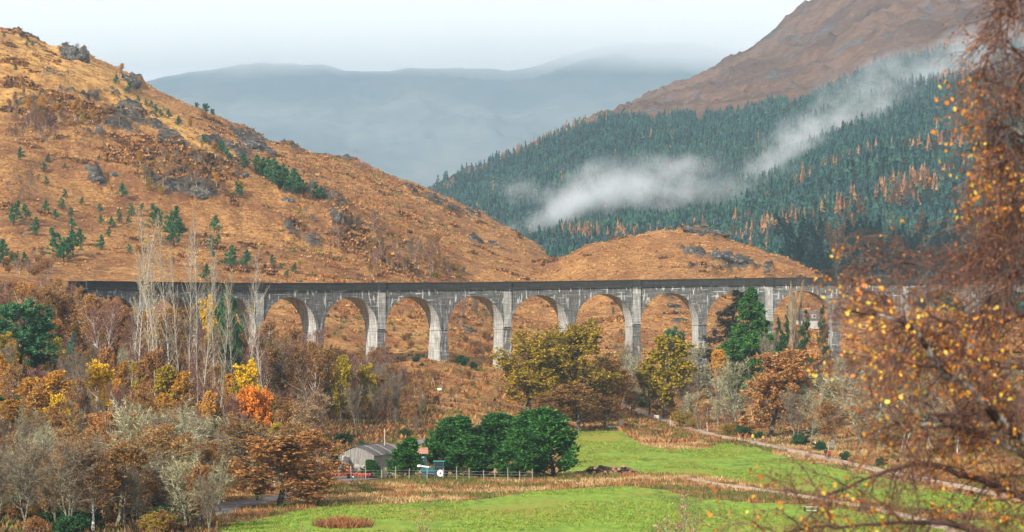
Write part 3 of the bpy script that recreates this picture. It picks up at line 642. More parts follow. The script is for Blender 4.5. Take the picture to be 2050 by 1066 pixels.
for k in range(K0, K1):
    # span: spandrel walls and the vault between two piers
    us = sorted(set([0.0, 1.0] + list(1.0 + HALF - HALF * np.cos(np.linspace(0, math.pi, 33))) + [16.0, 17.0]))
    us = [0.0] + [u for u in us if 1.0 <= u <= 16.0] + [17.0]
    prof_ = []; zs = spring(k + .5)
    for u in us:
        dz = math.sqrt(max(0, HALF ** 2 - (u - 8.5) ** 2)); prof_.append((k + u / PITCH, zs + dz if 1 < u < 16 else zs, top(k + u / PITCH) - PAR - CORN))
    # faces: front and back in weathered concrete, vault soffit pale
    S = []; O = []; Zl = []
    for s, a, b_ in prof_:
        for o, z in ((W2, a), (W2, b_), (-W2, b_), (-W2, a)): S.append(s); O.append(o); Zl.append(z)
    n = len(prof_); front = []; sof = []
    for i in range(n - 1):
        front += [(4*i, 4*(i+1), 4*(i+1)+1, 4*i+1), (4*i+1, 4*(i+1)+1, 4*(i+1)+2, 4*i+2), (4*i+2, 4*(i+1)+2, 4*(i+1)+3, 4*i+3)]
        sof.append((4*i+3, 4*(i+1)+3, 4*(i+1), 4*i))
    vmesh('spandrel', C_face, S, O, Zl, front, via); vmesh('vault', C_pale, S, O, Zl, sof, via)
    # raised ring round the arch, both faces
    for sgn in (1, -1):
        S = []; O = []; Zl = []; nn_ = 29
        for i in range(nn_):
            a = math.pi * i / (nn_ - 1)
            for r_, o in ((HALF - .01, W2 + .14), (HALF + .75, W2 + .14), (HALF + .75, W2 - .05), (HALF - .01, W2 - .05)):
                S.append(k + (8.5 - r_ * math.cos(a) * (1 if r_ < HALF + .3 else .985)) / PITCH); O.append(o * sgn); Zl.append(zs + r_ * math.sin(a))
        q = [(4*i+j, 4*(i+1)+j, 4*(i+1)+(j+1) % 4, 4*i+(j+1) % 4) for i in range(nn_ - 1) for j in range(4)]
        vmesh('arch_ring', C_face if sgn == 1 else C_face, S, O, Zl, q, via)
        P5 = [(k + t, top(k + t) - PAR - CORN, top(k + t) - PAR) for t in (0, .25, .5, .75, 1)]
        prism('string_course', C_dark, P5, (W2 - .3) * sgn, (W2 + .30) * sgn, via)
        P5 = [(k + t, top(k + t) - PAR, top(k + t) - .18) for t in (0, .25, .5, .75, 1)]
        prism('parapet', C_dark, P5, (W2 - .30) * sgn, (W2 + .10) * sgn, via)
        P5 = [(k + t, top(k + t) - .18, top(k + t) + .02) for t in (0, .25, .5, .75, 1)]
        prism('coping', C_dark, P5, (W2 - .38) * sgn, (W2 + .2) * sgn, via)
    prism('deck', C_dark, [(k + t, top(k + t) - PAR - .2, top(k + t) - PAR + .1) for t in (0, .5, 1)], -(W2 - .31), W2 - .31, via)
for k in range(K0, K1 + 1):
    p = VP[k]; g = min(ground(*vpos(k, W2)), ground(*vpos(k, -W2))) - 1.5; zs = spring(k) - .03
    if k < K0: continue
    if zs - g > 1:
        # pier shaft, battered: built from four corner lines
        S = []; O = []; Zl = []
        for z, hw, dp in ((g, 1.32, W2 + .12), (zs - .55, 1.03, W2 - .16), (zs - .55, 1.16, W2 + .02), (zs - .15, 1.16, W2 + .02), (zs - .15, 1.0, W2 - .05), (zs + .02, 1.0, W2 - .05)):
            for sx, o in ((-1, 1), (1, 1), (1, -1), (-1, -1)): S.append(k + sx * hw / PITCH); O.append(o * dp); Zl.append(z)
        ff = []; ss = []
        for i in range(5):
            a = 4 * i
            for j in (0, 2): ff.append((a + j, a + (j+1) % 4, a + 4 + (j+1) % 4, a + 4 + j))
            for j in (1, 3): ss.append((a + j, a + (j+1) % 4, a + 4 + (j+1) % 4, a + 4 + j))
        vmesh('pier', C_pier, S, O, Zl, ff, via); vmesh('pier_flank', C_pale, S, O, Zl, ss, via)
    if k % 2 == 0:
        hw = .98 / PITCH
        for sgn in (1, -1):
            prism('pilaster', C_pil, [(k - hw, zs + .02, top(k) - PAR - CORN - .35), (k + hw, zs + .02, top(k) - PAR - CORN - .35)], (W2 - .1) * sgn, (W2 + .26) * sgn, via)
            prism('parapet_pier', C_dark, [(k - hw * 1.1, top(k) - PAR - CORN - .349, top(k) + .10), (k + hw * 1.1, top(k) - PAR - CORN - .349, top(k) + .10)], (W2 - .42) * sgn, (W2 + .36) * sgn, via)

# ------------------------------------------------------------------ trees
def unit(v): return v / (np.linalg.norm(v, axis=-1, keepdims=True) + 1e-9)
def grow(P, D, L, ns, jit, trop, rng):
    pts = [P]; d = unit(D)
    for i in range(ns):
        d = unit(d + rng.normal(0, jit, d.shape) + np.array([0, 0, trop]) / ns)
        pts.append(pts[-1] + d * (L / ns)[:, None])
    return np.stack(pts, 1)
def spawn(pts, n, tlo, thi, ang, rng, flat_=0, even=False):
    M, K = pts.shape[0], pts.shape[1] - 1
    t = rng.uniform(tlo, thi, (M, n)); 
    if even: t = tlo + (thi - tlo) * (np.arange(n)[None] + rng.uniform(.1, .9, (M, n))) / n
    f = t * K; i = np.minimum(f.astype(int), K - 1); u = (f - i)[..., None]; m = np.arange(M)[:, None]
    p = pts[m, i] * (1 - u) + pts[m, i + 1] * u; d = unit(pts[m, i + 1] - pts[m, i])
    r = unit(np.cross(d, rng.normal(0, 1, d.shape)))
    if flat_: r[..., 2] *= (1 - flat_); r = unit(r)
    a = ang[0] + rng.uniform(-1, 1, t.shape) * ang[1] + (ang[2] * t if len(ang) > 2 else 0)
    D = d * np.cos(a)[..., None] + r * np.sin(a)[..., None]
    return p.reshape(-1, 3), D.reshape(-1, 3), np.repeat(np.arange(M), n), t.ravel()
def tubes(pts, r0, r1, k):
    """polylines to tapered tubes; returns vertices and quads"""
    M, K1_, _ = pts.shape; d = unit(pts[:, -1] - pts[:, 0]); u = unit(np.cross(d, np.array([.31, .47, .83]))); w_ = np.cross(d, u)
    an = np.arange(k) * 2 * math.pi / k; ring = np.cos(an)[None, :, None] * u[:, None] + np.sin(an)[None, :, None] * w_[:, None]
    t = np.linspace(0, 1, K1_)[None, :]; r = (r0[:, None] * (1 - t) + r1[:, None] * t)
    V = pts[:, :, None] + ring[:, None] * r[:, :, None, None]
    b = (np.arange(M)[:, None, None] * K1_ + np.arange(K1_ - 1)[None, :, None]) * k; j = np.arange(k)[None, None]; j2 = (j + 1) % k
    q = np.stack([b + j, b + j2, b + k + j2, b + k + j], -1)
    return V.reshape(-1, 3), q.reshape(-1, 4)
def slivers(P, E, r):
    """fine twigs as slim three-sided spikes"""
    M = len(P); d = unit(E - P); u = unit(np.cross(d, np.array([.31, .47, .83]))); w_ = np.cross(d, u)
    V = np.stack([P + u * r[:, None], P + (-.5 * u + .87 * w_) * r[:, None], P + (-.5 * u - .87 * w_) * r[:, None], E], 1)
    b = np.arange(M)[:, None] * 4; t = np.stack([b + np.array([0, 1, 3]), b + np.array([1, 2, 3]), b + np.array([2, 0, 3])], 1)
    return V.reshape(-1, 3), t.reshape(-1, 3)
def leaves(C, a, asp, rng, droop=0.0, dirs=None):
    M = len(C); n = unit(rng.normal(0, 1, (M, 3)) + np.array([0, 0, .5])); u = unit(np.cross(n, rng.normal(0, 1, (M, 3))))
    if dirs is not None: u = unit(dirs + rng.normal(0, .35, (M, 3))); n = unit(np.cross(u, rng.normal(0, 1, (M, 3))))
    u = unit(u + np.array([0, 0, -droop])); w_ = unit(np.cross(n, u)); a = a[:, None]
    V = np.stack([C - u * a, C + w_ * a * asp, C + u * a, C - w_ * a * asp], 1)
    return V.reshape(-1, 3), (np.arange(M)[:, None] * 4 + np.arange(4)[None])
class Parts:
    def __init__(s): s.V = []; s.Q = []; s.T = []; s.qi = []; s.ti = []; s.n = 0
    def q(s, V, Q, mi=0): s.V.append(V); s.Q.append(Q + s.n); s.qi.append(np.full(len(Q), mi)); s.n += len(V)
    def t(s, V, T, mi=0): s.V.append(V); s.T.append(T + s.n); s.ti.append(np.full(len(T), mi)); s.n += len(V)
    def mesh(s, name, mats):
        c = lambda L, k: np.concatenate(L) if L else np.zeros((0, k) if k else 0, int)
        return mesh(name, np.concatenate(s.V), c(s.Q, 4), c(s.T, 3), mats, qi=c(s.qi, 0), ti=c(s.ti, 0))
SH = dict(round=lambda t: np.sqrt(np.clip(1 - ((t - .45) / .62) ** 2, .04, 1)), cone=lambda t: np.clip(1.03 - t, .03, 1) ** .9, column=lambda t: np.clip(.55 + .6 * np.sin(np.pi * np.clip(t, 0, 1)) - .25 * t, .1, 1),
          top=lambda t: np.clip(.35 + .8 * t, 0, 1) * np.sqrt(np.clip(1.08 - t, .05, 1)) * 1.5, drop=lambda t: np.clip(1.02 - t, .02, 1) ** .52 * np.clip(.78 + t * .9, 0, 1.0), egg=lambda t: np.sin(np.pi * np.clip(t * .9 + .12, 0, 1)) ** .7)
def make_tree(seed, bark, twig, leaf, h=10, r0=.16, stems=1, spread=.1, bend=.05, shape='round', cr=3.2, n1=22, t0=.22, ang1=(1.0, .2, -.35), trop1=.35, n2=7, l2=.42, ang2=(.75, .25), trop2=.15,
              n3=6, l3=.2, ang3=(.7, .3), trop3=0.0, tw=.018, lpt=4, ls=.11, asp=.6, droop=0, clump=None, flat2=0, lich=0, jit=.12, ldir=False, lt=(0.2, 1.0), l1jit=.25, keep=1.0, trunk_top=.98):
    rng = rs(seed); tr = Parts(); cw = Parts()
    P = np.zeros((stems, 3)); 
    if stems > 1: P[:, :2] = rng.normal(0, .02 * h, (stems, 2))
    D = np.tile([0, 0, 1.0], (stems, 1)) + np.concatenate([rng.normal(0, spread, (stems, 2)), np.zeros((stems, 1))], 1)
    if stems == 1: D[:, :2] *= .35
    L0 = h * trunk_top * rng.uniform(.8 if stems > 1 else .97, 1, stems)
    p0 = grow(P, D, L0, 9, bend, .25, rng); r_ = np.full(stems, r0 / max(1, stems) ** .4)
    V, Q = tubes(p0, r_, r_ * .10, 6); tr.q(V, Q)
    p, d, par, t = spawn(p0, n1, t0, .985, ang1, rng, even=True)
    tt = (t - t0) / (1 - t0); L1 = cr * SH[shape](tt) * rng.uniform(1 - l1jit, 1 + l1jit, len(t)); L1 = np.maximum(L1, .05 * cr)
    p1 = grow(p, d, L1, 5, jit, trop1, rng); r1 = np.minimum(r0 * .42, .010 + L1 * .016) * (1 - .35 * tt)
    V, Q = tubes(p1, r1, r1 * .25, 4); tr.q(V, Q)
    p, d, par, t = spawn(p1, n2, .18, .98, ang2, rng, flat2, even=True)
    L2 = L1[par] * l2 * (1.15 - .7 * t) * rng.uniform(.6, 1.3, len(t)) + .02 * cr
    p2 = grow(p, d, L2, 3, jit * 1.1, trop2, rng); r2 = .006 + L2 * .009
    V, Q = tubes(p2, np.maximum(r2, tw * .9), np.full(len(p2), tw * .5), 3); cw.q(V, Q, 0)
    src = [(p2, L2)]
    if n3:
        p, d, par3, t = spawn(p2, n3, .1, 1.0, ang3, rng)
        L3 = np.minimum(cr * l3, L2[par3] * .8 + .05) * rng.uniform(.5, 1.3, len(t)); d = unit(d + np.array([0, 0, trop3]))
        e = p + d * L3[:, None]
        V, T = slivers(p, e, np.full(len(p), tw)); cw.t(V, T, 0)
        if lich:
            k = rng.uniform(0, 1, len(p)) < lich; V, T = slivers(p[k] + rng.normal(0, .04, (k.sum(), 3)), p[k] + (e - p)[k] * .8 + rng.normal(0, .12, (k.sum(), 3)), np.full(k.sum(), tw * 2.2)); cw.t(V, T, 1 if leaf is None else 2)
        base_p, base_e = p, e
    else: base_p, base_e = p2[:, 0], p2[:, -1]
    if lpt and leaf is not None:
        m = len(base_p); n = int(m * lpt)
        i = rng.integers(0, m, n)
        if clump is not None:
            key = base_p[i]; cn = fbm(key[:, 0] + 40 + key[:, 2] * .4, key[:, 1] + 70 + key[:, 2] * .7, clump[0], 2, seed); i = i[cn > clump[1]]; n = len(i)
        u = rng.uniform(lt[0], lt[1] + .1, n)[:, None]
        c = base_p[i] * (1 - u) + base_e[i] * u + rng.normal(0, ls * .45, (n, 3))
        V, Q = leaves(c, ls * rng.uniform(.6, 1.35, n), asp, rng, droop, unit(base_e[i] - base_p[i]) if ldir else None); cw.q(V, Q, 1)
    mats = [twig] + ([leaf] if leaf is not None else []) + ([M_lichen] if lich else [])
    return tr.mesh('trunk', [bark]), cw.mesh('crown', mats), h

B_white = barkmat('birch_bark', (.62, .60, .55), (.10, .09, .08), (2, 2, 5), .36, .46)
B_pale = barkmat('poplar_bark', (.46, .43, .37), (.12, .10, .085), (2, 2, 4), .36, .5)
B_grey = barkmat('oak_bark', (.20, .18, .15), (.06, .05, .042))
B_dark = barkmat('dark_bark', (.09, .075, .06), (.03, .025, .02))
B_licht = barkmat('lichened_bark', (.30, .30, .22), (.09, .085, .06))
T_maroon = leafmat('maroon_twigs', [(0, (.11, .045, .032)), (.6, (.20, .088, .06)), (1, (.32, .165, .10))], .25, 0)
T_rust = leafmat('rust_twigs', [(0, (.12, .055, .028)), (.6, (.25, .13, .06)), (1, (.38, .23, .11))], .25, 0)
T_grey = leafmat('grey_twigs', [(0, (.08, .06, .04)), (.6, (.16, .12, .08)), (1, (.28, .22, .15))], .2, 0)
T_pale = leafmat('pale_twigs', [(0, (.15, .12, .07)), (.6, (.27, .22, .14)), (1, (.40, .34, .24))], .15, 0)
T_brown = leafmat('brown_twigs', [(0, (.06, .038, .024)), (1, (.16, .10, .06))], .2, 0)
M_lichen = leafmat('lichen', [(0, (.20, .23, .10)), (.5, (.35, .38, .19)), (1, (.52, .55, .32))], .15, 0)
L_yellow = leafmat('bright_yellow_leaves', [(0, (.42, .25, .01)), (.4, (.72, .46, .012)), (1, (.86, .60, .03))], .12, .3)
L_amber = leafmat('amber_leaves', [(0, (.34, .14, .02)), (.5, (.62, .31, .04)), (1, (.74, .45, .07))], .2, .3)
L_olive = leafmat('olive_gold_leaves', [(0, (.10, .10, .010)), (.4, (.26, .205, .018)), (.75, (.46, .31, .025)), (1, (.54, .28, .03))], .12, .25)
L_gold = leafmat('green_gold_leaves', [(0, (.12, .12, .01)), (.4, (.34, .27, .015)), (.8, (.56, .40, .02)), (1, (.55, .30, .02))], .12, .25)
L_copper = leafmat('copper_leaves', [(0, (.24, .095, .03)), (.5, (.50, .22, .065)), (.85, (.64, .33, .11)), (1, (.36, .32, .10))], .18, .25)
L_russet = leafmat('russet_leaves', [(0, (.16, .07, .02)), (.5, (.32, .155, .04)), (1, (.48, .27, .08))], .2, .25)
L_scarlet = leafmat('scarlet_leaves', [(0, (.44, .11, .015)), (.5, (.72, .24, .025)), (1, (.82, .36, .04))], .1, .3)
L_tan = leafmat('tan_leaves', [(0, (.25, .14, .06)), (.5, (.40, .25, .12)), (1, (.52, .36, .18))], .15, .25)
L_leyl = leafmat('cypress_foliage', [(0, (.008, .042, .008)), (.5, (.022, .105, .016)), (.85, (.055, .19, .028)), (1, (.12, .29, .045))], .12, 0)
L_pine = leafmat('pine_needles', [(0, (.015, .065, .03)), (.5, (.035, .13, .055)), (1, (.08, .22, .08))], .2, 0)
L_spr = leafmat('spruce_sprays', [(0, (.008, .045, .008)), (.5, (.028, .11, .016)), (1, (.09, .22, .03))], .12, 0)
L_blue = leafmat('blue_spruce_sprays', [(0, (.02, .07, .05)), (.6, (.05, .14, .10)), (1, (.10, .22, .15))], .12, 0)
L_dksp = leafmat('dark_spruce_sprays', [(0, (.008, .012, .009)), (.6, (.022, .028, .020)), (1, (.07, .055, .03))], .1, 0)
L_rhod = leafmat('evergreen_shrub_leaves', [(0, (.006, .028, .010)), (.6, (.018, .07, .022)), (1, (.05, .13, .035))], .2, 0)

K = {}
def kind(name, n, **kw): K[name] = [make_tree(1000 + 37 * len(K) + i, **kw) for i in range(n)]
kind('bare_birch', 2, bark=B_pale, twig=T_maroon, leaf=None, h=10, r0=.11, stems=2, spread=.12, cr=2.7, n1=20, shape='egg', ang1=(.62, .15, -.2), trop1=.5, n2=8, l2=.45, n3=8, l3=.26, trop3=-.1, tw=.017, lpt=0)
kind('rust_birch', 3, bark=B_white, twig=T_rust, leaf=L_russet, h=10, r0=.11, stems=2, spread=.14, cr=2.8, n1=20, shape='egg', ang1=(.65, .15, -.2), trop1=.4, n2=7, n3=6, l3=.24, tw=.016, lpt=3, ls=.1)
kind('grey_tree', 2, bark=B_licht, twig=T_grey, leaf=None, h=11, r0=.15, stems=3, spread=.2, cr=3.0, n1=16, shape='round', ang1=(.7, .2, -.3), trop1=.4, n2=8, n3=8, l3=.24, tw=.017, lpt=0)
kind('poplar', 3, bark=B_pale, twig=T_pale, leaf=L_yellow, h=30, r0=.10, stems=1, bend=.03, cr=4.0, n1=44, t0=.16, shape='egg', ang1=(.55, .2, -.12), trop1=.5, n2=5, l2=.42, ang2=(.5, .2), trop2=.5, n3=3, l3=.2, ang3=(.45, .2), trop3=.35, tw=.014, lpt=.2, ls=.13, clump=(3.5, .64), jit=.07)
kind('fastigiate_poplar', 1, bark=B_pale, twig=T_pale, leaf=L_tan, h=16, r0=.2, stems=5, spread=.08, cr=2.3, n1=26, t0=.1, shape='column', ang1=(.32, .08, -.12), trop1=.6, n2=9, l2=.5, ang2=(.25, .1), n3=8, l3=.3, ang3=(.25, .12), trop3=.4, tw=.02, lpt=.5, ls=.09, jit=.05)
kind('russet_oak', 2, bark=B_grey, twig=T_brown, leaf=L_russet, h=10, r0=.22, cr=3.8, n1=20, t0=.2, shape='round', ang1=(1.05, .25, -.5), n2=8, n3=7, l3=.2, lpt=8, ls=.14, clump=(1.3, .38))
kind('copper_oak', 2, bark=B_grey, twig=T_brown, leaf=L_copper, h=10, r0=.26, cr=4.2, n1=32, t0=.10, shape='round', ang1=(1.25, .35, -.75), trop1=.25, n2=8, n3=7, l3=.2, lpt=13, ls=.15, clump=(1.0, .40), flat2=.1)
kind('lichen_oak', 2, bark=B_licht, twig=T_grey, leaf=L_russet, h=9, r0=.24, cr=4.4, n1=20, t0=.2, shape='top', ang1=(1.05, .3, -.55), n2=8, l2=.4, n3=7, l3=.2, tw=.018, lpt=4, ls=.12, clump=(1.6, .44), lich=.30, jit=.26)
kind('lichen_tree', 2, bark=B_licht, twig=T_pale, leaf=None, h=9, r0=.2, cr=3.7, stems=2, spread=.25, n1=18, t0=.2, shape='top', ang1=(1.0, .3, -.5), n2=8, l2=.42, n3=7, l3=.2, tw=.017, lich=.35, jit=.24)
kind('olive_oak', 2, bark=B_grey, twig=T_brown, leaf=L_olive, h=14, r0=.34, cr=6.2, n1=34, t0=.08, shape='round', ang1=(1.15, .25, -.6), trop1=.25, n2=10, n3=8, l3=.17, lpt=11, ls=.19, clump=(1.7, .36), flat2=.4)
kind('gold_sycamore', 2, bark=B_grey, twig=T_brown, leaf=L_gold, h=13, r0=.26, cr=3.6, n1=28, t0=.10, shape='egg', ang1=(1.05, .25, -.5), trop1=.3, n2=8, n3=7, l3=.2, lpt=13, ls=.18, clump=(1.4, .34))
kind('yellow_birch', 2, bark=B_white, twig=T_rust, leaf=L_yellow, h=8, r0=.1, cr=2.5, n1=24, t0=.12, shape='egg', ang1=(.8, .2, -.3), n2=7, n3=6, l3=.22, lpt=14, ls=.13, clump=(.9, .3))
kind('amber_birch', 2, bark=B_white, twig=T_rust, leaf=L_amber, h=9, r0=.12, stems=2, spread=.1, cr=2.3, n1=20, t0=.25, shape='egg', ang1=(.75, .2, -.3), n2=7, n3=6, l3=.22, lpt=8, ls=.12, clump=(1.0, .40))
kind('rowan', 1, bark=B_grey, twig=T_brown, leaf=L_scarlet, h=6, r0=.12, stems=3, spread=.35, cr=3.0, n1=18, t0=.2, shape='round', n2=7, n3=6, l3=.2, lpt=14, ls=.14, clump=(1, .3))
kind('tan_tree', 2, bark=B_grey, twig=T_grey, leaf=L_tan, h=10, r0=.18, cr=3.2, n1=22, t0=.2, shape='round', n2=8, n3=7, l3=.2, lpt=5, ls=.11, clump=(1.2, .40))
kind('cypress', 2, bark=B_dark, twig=L_leyl, leaf=L_leyl, h=10, r0=.2, cr=3.5, n1=64, t0=.0, shape='drop', ang1=(1.15, .15, -.65), trop1=.45, n2=10, l2=.42, ang2=(.65, .25), trop2=.5, n3=6, l3=.17, trop3=.45, tw=.02, lpt=8.0, ls=.17, asp=.42, ldir=True, jit=.08, l1jit=.10, lt=(.2, 1.1))
kind('scots_pine', 2, bark=B_dark, twig=L_pine, leaf=L_pine, h=12, r0=.28, cr=4.8, n1=38, t0=.12, shape='round', ang1=(1.25, .2, -.4), trop1=.2, n2=8, l2=.4, trop2=.3, n3=7, l3=.14, trop3=.4, tw=.02, lpt=14, ls=.22, asp=.35, ldir=True, clump=(1.8, .32), flat2=.5)
kind('young_pine', 2, bark=B_dark, twig=L_pine, leaf=L_pine, h=5, r0=.1, cr=1.75, n1=26, t0=.05, shape='cone', ang1=(1.15, .15, -.3), trop1=.35, n2=6, l2=.42, trop2=.3, n3=5, l3=.2, tw=.02, lpt=3.0, ls=.15, asp=.32, ldir=True)
kind('spruce', 1, bark=B_dark, twig=L_spr, leaf=L_spr, h=16, r0=.25, cr=4.2, n1=95, t0=.02, shape='cone', ang1=(1.5, .1, -.25), trop1=.05, n2=12, l2=.34, ang2=(.9, .15), trop2=-.25, n3=6, l3=.12, trop3=-.45, tw=.022, lpt=5.5, ls=.21, asp=.28, ldir=True, jit=.06, flat2=.7, l1jit=.18)
kind('blue_spruce', 2, bark=B_dark, twig=L_blue, leaf=L_blue, h=9, r0=.14, cr=1.9, n1=40, t0=.02, shape='cone', ang1=(1.4, .1, -.25), trop1=.15, n2=7, l2=.36, n3=5, l3=.16, tw=.022, lpt=3.5, ls=.13, asp=.28, ldir=True, jit=.06, flat2=.6)
kind('small_spruce', 2, bark=B_dark, twig=L_spr, leaf=L_rhod, h=9, r0=.15, cr=2.1, n1=44, t0=.02, shape='cone', ang1=(1.4, .1, -.25), trop1=.1, n2=8, l2=.36, n3=5, l3=.16, tw=.022, lpt=4, ls=.14, asp=.28, ldir=True, jit=.06, flat2=.6)
kind('dark_spruce', 1, bark=B_dark, twig=T_brown, leaf=L_dksp, h=17, r0=.25, cr=4.4, n1=64, t0=.02, shape='cone', ang1=(1.55, .12, -.2), trop1=0, n2=9, l2=.36, ang2=(.9, .15), trop2=-.3, n3=6, l3=.13, trop3=-.5, tw=.022, lpt=5.5, ls=.16, asp=.26, ldir=True, jit=.07, flat2=.7)
kind('larch', 2, bark=M_darkbark, twig=M_larch, leaf=M_larch, h=16, r0=.16, cr=2.4, n1=40, t0=.25, shape='cone', ang1=(1.4, .1, -.2), trop1=.2, n2=6, l2=.3, n3=4, l3=.16, tw=.022, lpt=3, ls=.17, asp=.4, ldir=True, jit=.06, flat2=.5)
kind('plantation_spruce', 2, bark=M_darkbark, twig=M_spruce, leaf=M_spruce, h=16, r0=.16, cr=2.3, n1=40, t0=.42, shape='cone', ang1=(1.5, .1, -.25), trop1=.1, n2=6, l2=.3, n3=4, l3=.16, tw=.024, lpt=4, ls=.22, asp=.34, ldir=True, jit=.06, flat2=.5)
kind('sapling', 1, bark=B_pale, twig=T_grey, leaf=L_tan, h=9, r0=.07, stems=4, spread=.12, cr=1.5, n1=22, t0=.3, shape='column', ang1=(.6, .2), n2=6, n3=4, l3=.3, tw=.008, lpt=1.1, ls=.05)
kind('heather_shrub', 2, bark=B_dark, twig=T_maroon, leaf=L_russet, h=2, r0=.04, stems=7, spread=.5, cr=.9, n1=8, t0=.15, shape='round', n2=6, n3=5, l3=.25, tw=.012, lpt=1.5, ls=.07)
kind('evergreen_shrub', 2, bark=B_dark, twig=L_rhod, leaf=L_rhod, h=2.4, r0=.06, stems=5, spread=.55, cr=1.5, n1=12, t0=.05, shape='round', ang1=(.9, .4), n2=7, n3=5, l3=.2, tw=.015, lpt=5, ls=.10)
kind('gold_shrub', 1, bark=B_dark, twig=T_rust, leaf=L_olive, h=3, r0=.05, stems=7, spread=.4, cr=1.3, n1=10, t0=.1, shape='round', n2=7, n3=5, l3=.25, tw=.014, lpt=2.5, ls=.08)

NAMEOF = dict(bare_birch='bare_birch_tree', rust_birch='birch_tree', grey_tree='bare_tree', poplar='poplar_tree', fastigiate_poplar='poplar_tree', russet_oak='oak_tree', copper_oak='oak_tree', lichen_oak='oak_tree', lichen_tree='lichened_tree',  # bare_birch is a leafless birch with maroon twigs
    olive_oak='oak_tree', gold_sycamore='sycamore_tree', yellow_birch='birch_tree', amber_birch='birch_tree', rowan='rowan_tree', tan_tree='beech_tree', cypress='cypress_tree', scots_pine='scots_pine', young_pine='young_pine', spruce='spruce_tree',
    blue_spruce='spruce_tree', small_spruce='spruce_tree', dark_spruce='spruce_tree', larch='larch_tree', plantation_spruce='spruce_tree', sapling='sapling', heather_shrub='shrub', evergreen_shrub='evergreen_shrub', gold_shrub='shrub')
trng = rs(77); ntree = 0
def tree(kd, x, y, H, label, cat='tree', group=None, wf=1.0, lean=0, z=None, v=None, nm=None):
    """one tree: an Empty at its foot with its trunk and its crown"""
    global ntree; ntree += 1
    vs = K[kd]; tm, cm_, h0 = vs[int(trng.integers(0, len(vs))) if v is None else v % len(vs)]
    if z is None: z = ground(x, y) - .08
    o = thing(nm or NAMEOF[kd], label, cat, (x, y, z), trng.uniform(0, 6.28), group)
    s = H / h0; o.scale = (s * wf, s * wf, s); 
    if lean: o.rotation_euler = (R(lean) * .3, R(lean), o.rotation_euler[2]); 
    link('trunk', tm, o); link('crown', cm_, o); return o
def treepx(kd, px, py_top, py_base, label, wpx=None, group=None, ymin=285, Y=None, cat='tree', **kw):
    if Y is None: x, y, z = seen(px, py_base, ymin)
    else: x, y, z = at(px, Y)
    H = ZC + (HY - py_top) * y / F - z
    h0 = K[kd][0][2]; wf = 1.0
    if wpx: 
        c = K[kd][0][1]; bb = [v for v in CWID[kd]]; wf = (wpx * y / F) / (bb[0] * H / h0)
    return tree(kd, x, y, H, label, cat, group, wf=wf, **kw)
CWID = {}
def vco(me):
    a_ = np.empty(len(me.vertices) * 3, np.float32); me.vertices.foreach_get('co', a_); return a_.reshape(-1, 3)
for k_, vs_ in K.items():
    n_ = len(vs_[0][1].vertices); a_ = np.empty(n_ * 3, np.float32); vs_[0][1].vertices.foreach_get('co', a_); a_ = a_.reshape(-1, 3)
    CWID[k_] = (2 * float(np.percentile(np.hypot(a_[:, 0], a_[:, 1]), 93)),)
    K[k_] = [(t_, c_, float(np.percentile(vco(c_)[:, 2], 99.7))) for t_, c_, h_ in vs_]

# ---- the tended row of dark green cypresses behind the fence
for i, (px, t_, b_, w_, d_) in enumerate([(1108, 818, 955, 112, 'tallest and roundest, at the meadow end of the clump'), (1040, 858, 958, 88, 'pointed one in the front row next to the tallest'), (935, 872, 956, 92, 'broad low one standing in front, above the fence posts'),
        (876, 836, 936, 62, 'at the tractor end of the clump'), (905, 832, 930, 84, 'rear one between the tractor end and the middle'), (960, 828, 928, 96, 'rear one showing above the broad low one'), (1020, 828, 925, 90, 'rear one left of the tallest'), (1060, 822, 932, 84, 'rear one touching the tallest'),
        (806, 876, 956, 62, 'alone in front of the barn roof, left of the tractor')]):
    treepx('cypress', px, t_, b_, 'dark green cypress, ' + d_, wpx=w_ * 1.06, group='cypresses screening the farm yard', v=i + 2)
treepx('cypress', 746, 920, 958, 'small dark green cypress against the barn gable', wpx=40, group='cypresses screening the farm yard')
treepx('cypress', 662, 892, 950, 'dark green cypress at the left corner of the barn', wpx=34, group='cypresses screening the farm yard')

